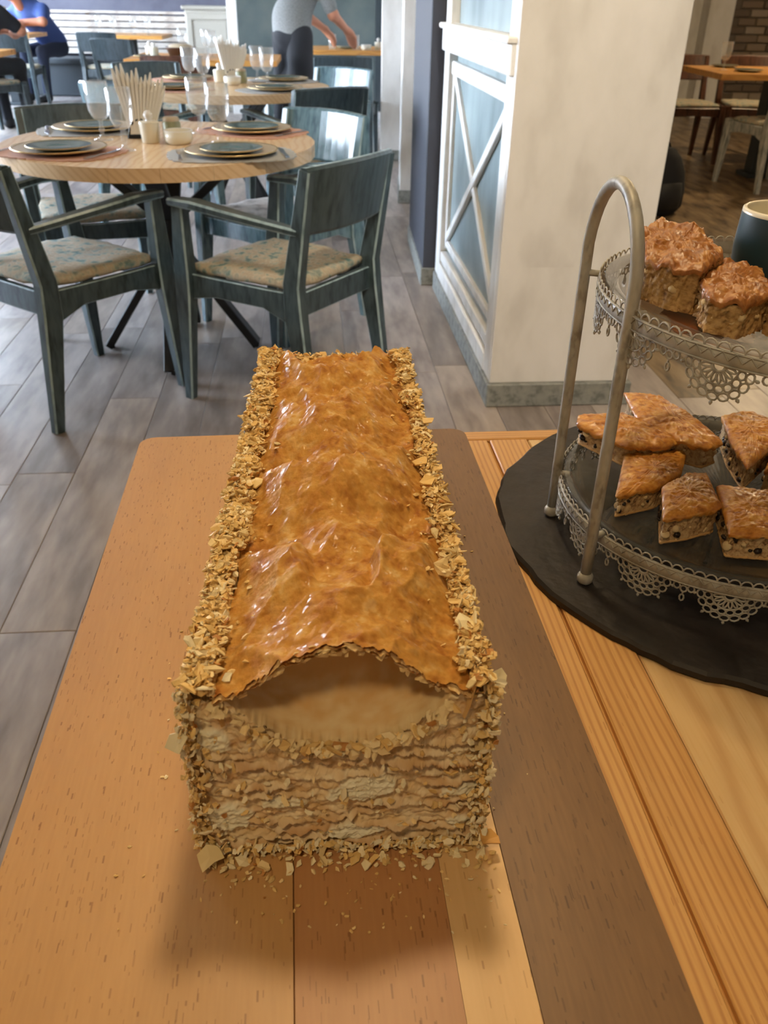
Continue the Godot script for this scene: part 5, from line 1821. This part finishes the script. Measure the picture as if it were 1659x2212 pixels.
func build_far_tables() -> void:
	var y := TOP + 0.0005
	square_table("dining_table", Vector3(-1.48, 0, -7.62), 1.15, 0.8, deg_to_rad(4), "rectangular wooden table behind the second round table, with a brown chair before it")
	square_table("dining_table", Vector3(-0.42, 0, -9.2), 0.72, 0.75, deg_to_rad(4), "small wooden table by the sage wall where the standing person reaches")
	square_table("dining_table", Vector3(-3.62, 0, -7.75), 0.85, 0.8, deg_to_rad(3), "wooden table of which only the corner shows at the left edge")
	square_table("dining_table", Vector3(-4.45, 0, -11.15), 0.7, 0.7, deg_to_rad(3), "table with the green bottle where the man in blue sits")
	square_table("dining_table", Vector3(-3.1, 0, -11.35), 0.9, 0.7, deg_to_rad(3), "table with goblets before the slatted bench")
	# on the rectangular table
	for k in 3:
		var p := Vector3(-1.9 + 0.33 * k, y, -7.4)
		place_copy("dessert_plate", p, 0, ["teal plate at the left end of the rectangular table", "teal plate behind the brown chair on the rectangular table", "teal plate at the right of the rectangular table"][k], "plate", "teal plates")
	place_copy("goblet", Vector3(-1.5, y, -7.76), 0, "clear goblet, left one on the rectangular table", "glass", "goblets")
	place_copy("goblet", Vector3(-1.42, y, -7.55), 0, "clear goblet, front one on the rectangular table", "glass", "goblets")
	place_copy("goblet", Vector3(-1.72, y, -7.9), 0, "clear goblet, rear one on the rectangular table", "glass", "goblets")
	place_copy("shaker", Vector3(-1.93, y, -7.62), 0, "cream shaker, rear of two at the left end of the rectangular table", "shaker", "shakers")
	place_copy("shaker", Vector3(-1.86, y, -7.48), 0, "cream shaker, front of two at the left end of the rectangular table", "shaker", "shakers")
	var bk := thing("bread_basket", "brown woven basket with folded cloth on the rectangular table", "basket", Vector3(-1.68, y, -7.62), 0.1)
	part("basket_body", lathe_mesh([Vector2(0, 0), Vector2(0.09, 0), Vector2(0.115, 0.06), Vector2(0.118, 0.066), Vector2(0.11, 0.062), Vector2(0.086, 0.008), Vector2(0, 0.008)], 24), M.wood_brown, bk)
	part("cloth", lathe_mesh([Vector2(0.1, 0.05), Vector2(0.09, 0.075), Vector2(0.05, 0.088), Vector2(0, 0.09)], 12), M.stone_plate, bk)
	# on the small table by the sage wall
	place_copy("tumbler", Vector3(-0.56, y, -8.98), 0, "clear tumbler under the standing person's hand on the small table", "glass", "tumblers")
	place_copy("tumbler", Vector3(-0.34, y, -8.95), 0, "clear tumbler in the middle of the small table by the sage wall", "glass", "tumblers")
	place_copy("shaker", Vector3(-0.13, y, -8.93), 0, "cream shaker at the right end of the small table by the sage wall", "shaker", "shakers")
	place_copy("bowl", Vector3(-0.24, y, -8.9), 0, "low cream bowl beside the shaker on the small table by the sage wall", "bowl", "cream bowls")
	place_copy("dessert_plate", Vector3(-0.42, y, -9.1), 0, "teal plate on the small table by the sage wall", "plate", "teal plates")
	# on the bench tables
	for k in 4:
		place_copy("goblet", Vector3(-3.42 + 0.2 * k, y, -11.3 + 0.12 * (k % 2)), 0, ["leftmost clear goblet on the table before the slatted bench", "second clear goblet from the left on the table before the slatted bench", "third clear goblet from the left on the table before the slatted bench", "rightmost clear goblet on the table before the slatted bench"][k], "glass", "goblets")
	place_copy("tumbler", Vector3(-4.5, y, -11.12), 0, "tall clear glass beside the green bottle before the man in blue", "glass", "tumblers")
	place_copy("dessert_plate", Vector3(-4.62, y, -11.0), 0, "teal plate at the left of the green bottle", "plate", "teal plates")
	var bt := thing("bottle", "green glass bottle on the table before the man in blue", "bottle", Vector3(-4.4, y, -11.08))
	part("bottle_body", lathe_mesh([Vector2(0, 0), Vector2(0.034, 0), Vector2(0.036, 0.01), Vector2(0.036, 0.14), Vector2(0.016, 0.2), Vector2(0.0135, 0.25), Vector2(0, 0.25)], 20), M.bottle, bt)
	part("cap", lathe_mesh([Vector2(0.0145, 0.245), Vector2(0.0145, 0.262), Vector2(0, 0.263)], 14), M.gold, bt)
	var g := "chairs at the far tables"
	chair("side_brown", -1.58, -7.12, Vector2(0.05, -1.0), "brown wooden chair tucked under the rectangular table, back to the camera", g)
	chair("side_teal", -2.62, -9.45, Vector2(0.3, -0.95), "dark teal chair standing behind the rectangular table's left end", g)
	chair("side_teal", -3.2, -10.75, Vector2(0.1, -1.0), "dark teal chair facing the slatted bench table", g)
	chair("side_teal", -4.15, -10.5, Vector2(-0.15, -1.0), "dark teal chair with its back to the camera before the man in blue", g)
	chair("side_teal", -3.75, -8.7, Vector2(0.5, -0.85), "dark teal chair under the person in black at the left edge", g)
	# slatted bench along the back wall
	var b := thing("bench", "long built in bench with pale horizontal slats and dark seat along the back wall", "bench", Vector3(-3.95, 0, -12.62), 0.0)
	for k in 6:
		part("slat", box_mesh(Vector3(4.0, 0.062, 0.022), 0.004, Vector3.ZERO, Vector2(0.3 * k, 0)), M.slat, b, Vector3(0, 0.50 + 0.076 * k, 0.02))
	part("top_rail", box_mesh(Vector3(4.0, 0.03, 0.05), 0.004), M.slat, b, Vector3(0, 0.945, 0.02))
	for k in 5: part("post", box_mesh(Vector3(0.05, 0.5, 0.025), 0.003), M.wood_brown, b, Vector3(-1.9 + 0.95 * k, 0.7, -0.005))
	part("seat", box_mesh(Vector3(4.0, 0.07, 0.5), 0.015), M.dark_wall, b, Vector3(0, 0.405, 0.3))
	part("front_panel", box_mesh(Vector3(4.0, 0.36, 0.03), 0.004), M.dark_wall, b, Vector3(0, 0.19, 0.5))
	# cream cabinet
	var cb := thing("cabinet", "low cream painted cabinet with panelled front beside the slatted bench", "cabinet", Vector3(-2.04, 0, -11.0), deg_to_rad(3))
	part("body", box_mesh(Vector3(0.54, 1.02, 0.4), 0.006), M.cabinet, cb, Vector3(0, 0.51, 0))
	part("top", box_mesh(Vector3(0.6, 0.035, 0.45), 0.006), M.cabinet, cb, Vector3(0, 1.037, 0))
	for f in [[0, 0.955, 0.5, 0.06], [0, 0.1, 0.5, 0.12], [-0.225, 0.53, 0.06, 0.8], [0.225, 0.53, 0.06, 0.8]]:
		part("frame", box_mesh(Vector3(f[2], f[3], 0.02), 0.004), M.cabinet, cb, Vector3(f[0], f[1], 0.207))
	part("door_panel", box_mesh(Vector3(0.36, 0.76, 0.012), 0.004), M.cabinet, cb, Vector3(0, 0.53, 0.202))

func build_right_room() -> void:
	var y := TOP + 0.0005
	square_table("dining_table", Vector3(2.93, 0, -7.19), 1.2, 0.86, deg_to_rad(2), "thick wooden table on a dark pedestal in the dim side room")
	place_copy("goblet", Vector3(2.47, y, -7.1), 0, "clear goblet at the near left corner of the side room table", "glass", "goblets")
	place_copy("dessert_plate", Vector3(2.62, y, -7.0), 0, "teal plate at the near edge of the side room table", "plate", "teal plates")
	place_copy("dessert_plate", Vector3(2.95, y, -6.98), 0, "teal plate at the right part of the side room table", "plate", "teal plates")
	place_copy("dessert_plate", Vector3(2.6, y, -7.45), 0, "teal plate at the far left corner of the side room table", "plate", "teal plates")
	var g := "chairs in the side room"
	chair("side_brown", 2.5, -7.92, Vector2(0.05, 1.0), "brown wooden chair on the far side of the side room table, left one", g)
	chair("side_brown", 3.04, -7.95, Vector2(-0.05, 1.0), "brown wooden chair on the far side of the side room table, right one", g)
	chair("side_brown", 2.35, -9.3, Vector2(0.9, 0.3), "brown wooden chair farther back by the plaster wall of the side room", g)
	chair("side_white", 2.80, -6.74, Vector2(-0.25, -0.97), "white painted chair on the near side of the side room table", g)
	# backpack
	var bp := thing("backpack", "black backpack slumped on the floor behind the panelled partition", "backpack", Vector3(1.74, 0, -5.75), 0.4)
	var st := begin(true)
	var rows := []
	for q in [[0.0, 0.0], [0.75, 0.004], [0.98, 0.05], [1.0, 0.14], [0.9, 0.25], [0.66, 0.34], [0.36, 0.395], [0.0, 0.41]]:
		var row := PackedVector3Array()
		for i in 28:
			var a := -TAU * i / 28
			row.append(Vector3(cos(a) * 0.17 * q[0] * (1.0 + 0.06 * sin(3 * a)), q[1], sin(a) * 0.13 * q[0]))
		rows.append(row)
	rows_mesh(st, rows)
	part("bag_body", done(st), M.cloth_black, bp)
	st = begin(true)
	tube(st, arc_xy(Vector3(0, 0.36, 0.0), 0.04, 0.07, 0, PI, 10), 0.008, 6)
	part("strap", done(st), M.black, bp)
	st = begin(true)
	rows = []
	for q in [[0.0, 0.04], [0.9, 0.05], [1.0, 0.12], [0.85, 0.2], [0.0, 0.22]]:
		var row := PackedVector3Array()
		for i in 20:
			var a := -TAU * i / 20
			row.append(Vector3(cos(a) * 0.11 * q[0], q[1], 0.09 + sin(a) * 0.06 * q[0]))
		rows.append(row)
	rows_mesh(st, rows)
	part("pocket", done(st), M.black, bp)

# ------------------------------------------------------------------ people
# one continuous skin round tapered bones, meshed as surface nets
func skin_of(bones: Array, cell: float, k: float) -> ArrayMesh:
	var lo := Vector3(1e9, 1e9, 1e9)
	var hi := -lo
	for b in bones:
		for e in 2:
			var rr: float = b[2 + e] + 0.03
			lo = lo.min(b[e] - Vector3(rr, rr, rr))
			hi = hi.max(b[e] + Vector3(rr, rr, rr))
	var n := Vector3i(((hi - lo) / cell).ceil()) + Vector3i(2, 2, 2)
	var f := PackedFloat32Array()
	f.resize(n.x * n.y * n.z)
	f.fill(1.0)
	for b in bones:
		var a: Vector3 = b[0]
		var c: Vector3 = b[1]
		var ra: float = b[2]
		var rb: float = b[3]
		var m := maxf(ra, rb) + k + cell * 2.0
		var i0 := Vector3i(((a.min(c) - Vector3(m, m, m) - lo) / cell).floor()).max(Vector3i.ZERO)
		var i1 := Vector3i(((a.max(c) + Vector3(m, m, m) - lo) / cell).ceil()).min(n - Vector3i.ONE)
		var d := c - a
		var dd := maxf(d.length_squared(), 1e-9)
		for z in range(i0.z, i1.z + 1):
			for y in range(i0.y, i1.y + 1):
				for x in range(i0.x, i1.x + 1):
					var p := lo + Vector3(x, y, z) * cell
					var t := clampf((p - a).dot(d) / dd, 0.0, 1.0)
					var v := p.distance_to(a + d * t) - lerpf(ra, rb, t)
					var id := x + n.x * (y + n.y * z)
					var o := f[id]
					var h := maxf(k - absf(v - o), 0.0) / k
					f[id] = minf(v, o) - h * h * k * 0.25
	var ids := {}
	var verts := PackedVector3Array()
	var corner := [0, 1, n.x, n.x + 1, n.x * n.y, n.x * n.y + 1, n.x * n.y + n.x, n.x * n.y + n.x + 1]
	var off := [Vector3(0, 0, 0), Vector3(1, 0, 0), Vector3(0, 1, 0), Vector3(1, 1, 0), Vector3(0, 0, 1), Vector3(1, 0, 1), Vector3(0, 1, 1), Vector3(1, 1, 1)]
	var edges := [[0, 1], [2, 3], [4, 5], [6, 7], [0, 2], [1, 3], [4, 6], [5, 7], [0, 4], [1, 5], [2, 6], [3, 7]]
	for z in n.z - 1:
		for y in n.y - 1:
			for x in n.x - 1:
				var id := x + n.x * (y + n.y * z)
				var neg := 0
				for q in 8:
					if f[id + corner[q]] < 0: neg += 1
				if neg == 0 or neg == 8: continue
				var s := Vector3.ZERO
				var cnt := 0
				for e in edges:
					var va: float = f[id + corner[e[0]]]
					var vb: float = f[id + corner[e[1]]]
					if (va < 0) != (vb < 0):
						s += (off[e[0]] as Vector3).lerp(off[e[1]], va / (va - vb))
						cnt += 1
				ids[id] = verts.size()
				verts.append(lo + (Vector3(x, y, z) + s / cnt) * cell)
	var st := begin(true)
	var step := [1, n.x, n.x * n.y]
	for id in ids:
		for ax in 3:
			var u: int = step[(ax + 1) % 3]
			var w: int = step[(ax + 2) % 3]
			var va: float = f[id]
			var vb: float = f[id + step[ax]]
			if (va < 0) == (vb < 0): continue
			if not (ids.has(id - u) and ids.has(id - w) and ids.has(id - u - w)): continue
			var q := [verts[ids[id]], verts[ids[id - u]], verts[ids[id - u - w]], verts[ids[id - w]]]
			if va >= 0: q.reverse()
			quad(st, q[0], q[1], q[2], q[3])
	return done(st)

func hand(bones: Array, wrist: Vector3, dir: Vector3, palm: Vector3, side: float) -> void:
	dir = dir.normalized()
	var across := dir.cross(palm).normalized() * side
	var kn := wrist + dir * 0.085
	for k in 4:
		var o := across * (0.03 - 0.02 * k)
		bones.append([wrist + dir * 0.015 + o * 0.6, kn + o, 0.015, 0.013])
		var l: float = [0.06, 0.07, 0.066, 0.05][k]
		var mid := kn + o + (dir * 0.85 + palm * 0.5) * l * 0.55
		bones.append([kn + o, mid, 0.0105, 0.0095])
		bones.append([mid, mid + (dir * 0.5 + palm * 0.85) * l * 0.5, 0.0095, 0.0075])
	var th := wrist + dir * 0.03 + across * 0.035
	bones.append([wrist + dir * 0.012 + across * 0.014, th, 0.015, 0.012])
	bones.append([th, th + (dir * 0.8 + across * 0.45 + palm * 0.3) * 0.05, 0.0115, 0.009])

func head(bones: Array, c: Vector3, fwd: Vector3, up: Vector3) -> void:
	# c is the middle of the skull; face towards fwd
	var side := up.cross(fwd).normalized()
	bones.append([c + up * 0.02 - fwd * 0.02, c + up * 0.03 + fwd * 0.02, 0.088, 0.08])
	bones.append([c + fwd * 0.02, c - up * 0.075 + fwd * 0.055, 0.07, 0.036])
	bones.append([c + fwd * 0.088 + up * 0.012, c + fwd * 0.112 - up * 0.022, 0.009, 0.014])
	bones.append([c + fwd * 0.09 - up * 0.056 - side * 0.014, c + fwd * 0.09 - up * 0.056 + side * 0.014, 0.009, 0.009])
	for s: float in [-1.0, 1.0]:
		bones.append([c + side * s * 0.082 + up * 0.012, c + side * s * 0.086 - up * 0.02, 0.018, 0.013])
		bones.append([c + side * s * 0.02 + fwd * 0.085 + up * 0.032, c + side * s * 0.046 + fwd * 0.074 + up * 0.03, 0.009, 0.008])

func eyes(t: Node3D, c: Vector3, fwd: Vector3, up: Vector3) -> void:
	var side := up.cross(fwd).normalized()
	for s: float in [-1.0, 1.0]:
		var sp := SphereMesh.new()
		sp.radius = 0.011; sp.height = 0.022; sp.radial_segments = 12; sp.rings = 6
		part("eye", sp, M.black, t, c + side * s * 0.033 + fwd * 0.078 + up * 0.012)

func build_people() -> void:
	# standing person leaning over the small table
	var t := thing("person", "person in grey shirt and black apron leaning over the table by the sage wall", "person", Vector3(-0.86, 0, -8.3), deg_to_rad(0))
	# forward is towards +x and away
	var fw := Vector3(0.72, 0, -0.69).normalized()
	var sd := Vector3(-fw.z, 0, fw.x)     # right hand side
	var up := Vector3.UP
	var hip := Vector3(0, 0.9, 0)
	var chest := hip + up * 0.36 + fw * 0.16
	var neck := chest + up * 0.15 + fw * 0.09
	var hc := neck + up * 0.13 + fw * 0.07
	var hf := (fw * 0.8 - up * 0.6).normalized()
	var hu := (up * 0.8 + fw * 0.6).normalized()
	var skin := []
	skin.append([neck - up * 0.06, hc - hu * 0.04, 0.055, 0.05])
	head(skin, hc, hf, hu)
	var shirt := [[hip + up * 0.1, chest, 0.14, 0.145], [hip + up * 0.03 - sd * 0.05, hip + up * 0.12, 0.135, 0.14], [hip + up * 0.02 + sd * 0.05, hip + up * 0.12, 0.135, 0.14], [chest - sd * 0.15, chest + sd * 0.15, 0.085, 0.085], [chest, neck, 0.115, 0.06]]
	for s: float in [-1.0, 1.0]:
		var sh := chest + sd * s * 0.19 + up * 0.03
		var el := sh - up * 0.25 + fw * (0.1 if s > 0 else 0.16) + sd * s * 0.05
		var wr := el + fw * 0.2 - up * 0.12 - sd * s * 0.05
		shirt.append([sh, sh.lerp(el, 0.8), 0.066, 0.058])
		skin.append([sh.lerp(el, 0.6), el, 0.044, 0.043])
		skin.append([el, wr, 0.043, 0.029])
		hand(skin, wr, (wr - el) * 0.8 - up * 0.05, -up, -s)
	var legs := [[hip + up * 0.0, hip + up * 0.04, 0.16, 0.14]]
	for s: float in [-1.0, 1.0]:
		var a := hip + sd * s * 0.09 - up * 0.03
		var k := Vector3(0, 0.49, 0) + sd * s * 0.1 + fw * (0.05 * s)
		var f := Vector3(0, 0.09, 0) + sd * s * 0.1 + fw * (0.08 * s - 0.03)
		legs.append([a, k, 0.105, 0.075])
		legs.append([k, f, 0.072, 0.05])
	part("body", skin_of(skin, 0.011, 0.03), M.skin, t)
	part("shirt", skin_of(shirt, 0.018, 0.06), M.cloth_grey, t)
	part("trousers", skin_of(legs, 0.018, 0.05), M.cloth_black, t)
	part("hair", skin_of([[hc + hu * 0.045 - hf * 0.03, hc + hu * 0.05 + hf * 0.02, 0.088, 0.072], [hc - hf * 0.05, hc - hu * 0.05 - hf * 0.06, 0.07, 0.055]], 0.012, 0.03), M.hair, t)
	eyes(t, hc, hf, hu)
	for s: float in [-1.0, 1.0]:
		var f := sd * s * 0.1 + fw * (0.08 * s - 0.03)
		part("shoe", skin_of([[f + Vector3(0, 0.05, 0), f + fw * 0.15 + Vector3(0, 0.035, 0), 0.048, 0.034], [f + Vector3(0, 0.05, 0), f + Vector3(0, 0.1, 0), 0.046, 0.042]], 0.012, 0.03), M.black, t)
	# apron: a bib cloth over trousers front
	part("apron", skin_of([[hip - up * 0.02 - sd * 0.1, hip - up * 0.38 - sd * 0.11, 0.115, 0.105], [hip - up * 0.02 + sd * 0.1, hip - up * 0.38 + sd * 0.11, 0.115, 0.105], [hip - up * 0.38 - sd * 0.1, hip - up * 0.38 + sd * 0.1, 0.105, 0.105]], 0.018, 0.06), M.cloth_black, t)
	# man in blue at the bench
	seated("man in blue polo shirt seated on the slatted bench, bent over the table, arms crossed", Vector3(-4.18, 0, -11.9), Vector3(-0.35, 0, 0.94).normalized(), M.cloth_blue, M.cloth_navy, 0.47, 0.34, 0.2)
	# person in black at the left edge
	seated("person in black seen from behind, cut off by the left edge, seated on a chair", Vector3(-3.80, 0, -8.68), Vector3(0.3, 0, -0.95).normalized(), M.cloth_black, M.cloth_black, 0.49, 0.2, 0.05)

func seated(label: String, at: Vector3, fw: Vector3, top: Material, legs_m: Material, seat: float, lean: float, cross_: float) -> void:
	var t := thing("person", label, "person", at)
	var up := Vector3.UP
	var sd := Vector3(-fw.z, 0, fw.x)
	var hip := Vector3(0, seat + 0.115, 0)
	var chest := hip + up * 0.36 + fw * lean
	var neck := chest + up * 0.13 + fw * lean * 0.45
	var hc := neck + up * 0.12 + fw * (0.04 + lean * 0.3)
	var hf := (fw - up * lean * 1.6).normalized()
	var hu := (up + fw * lean * 1.6).normalized()
	var skin := [[neck - up * 0.06, hc - hu * 0.04, 0.058, 0.052]]
	head(skin, hc, hf, hu)
	var shirt := [[hip + up * 0.04, chest, 0.15, 0.16], [chest - sd * 0.16, chest + sd * 0.16, 0.09, 0.09], [chest, neck, 0.13, 0.065]]
	for s: float in [-1.0, 1.0]:
		var sh := chest + sd * s * 0.19 + up * 0.03
		var el := sh - up * 0.22 + fw * 0.14 + sd * s * 0.09
		el.y = maxf(el.y, 0.86)
		var wr := el + fw * 0.16 - sd * s * (0.12 + cross_)
		wr.y = 0.845
		shirt.append([sh, sh.lerp(el, 0.72), 0.07, 0.062])
		skin.append([sh.lerp(el, 0.5), el, 0.048, 0.044])
		skin.append([el, wr, 0.044, 0.03])
		hand(skin, wr, (wr - el), -up, -s)
	var legs := [[hip - fw * 0.02, hip + fw * 0.05, 0.13, 0.12]]
	for s: float in [-1.0, 1.0]:
		var a := hip + sd * s * 0.09 - up * 0.02
		var k := a + fw * 0.4 + sd * s * 0.04
		k.y = seat + 0.07
		var f := k + fw * 0.03
		f.y = 0.09
		legs.append([a, k, 0.09, 0.07])
		legs.append([k, f, 0.066, 0.05])
		part("shoe", skin_of([[f - up * 0.04, f + fw * 0.15 - up * 0.055, 0.046, 0.033], [f - up * 0.04, f + up * 0.01, 0.044, 0.042]], 0.012, 0.03), M.black, t)
	part("body", skin_of(skin, 0.011, 0.03), M.skin, t)
	part("shirt", skin_of(shirt, 0.018, 0.05), top, t)
	part("trousers", skin_of(legs, 0.018, 0.04), legs_m, t)
	part("hair", skin_of([[hc + hu * 0.045 - hf * 0.03, hc + hu * 0.05 + hf * 0.02, 0.088, 0.072], [hc - hf * 0.05, hc - hu * 0.03 - hf * 0.055, 0.07, 0.06]], 0.012, 0.03), M.hair, t)
	eyes(t, hc, hf, hu)
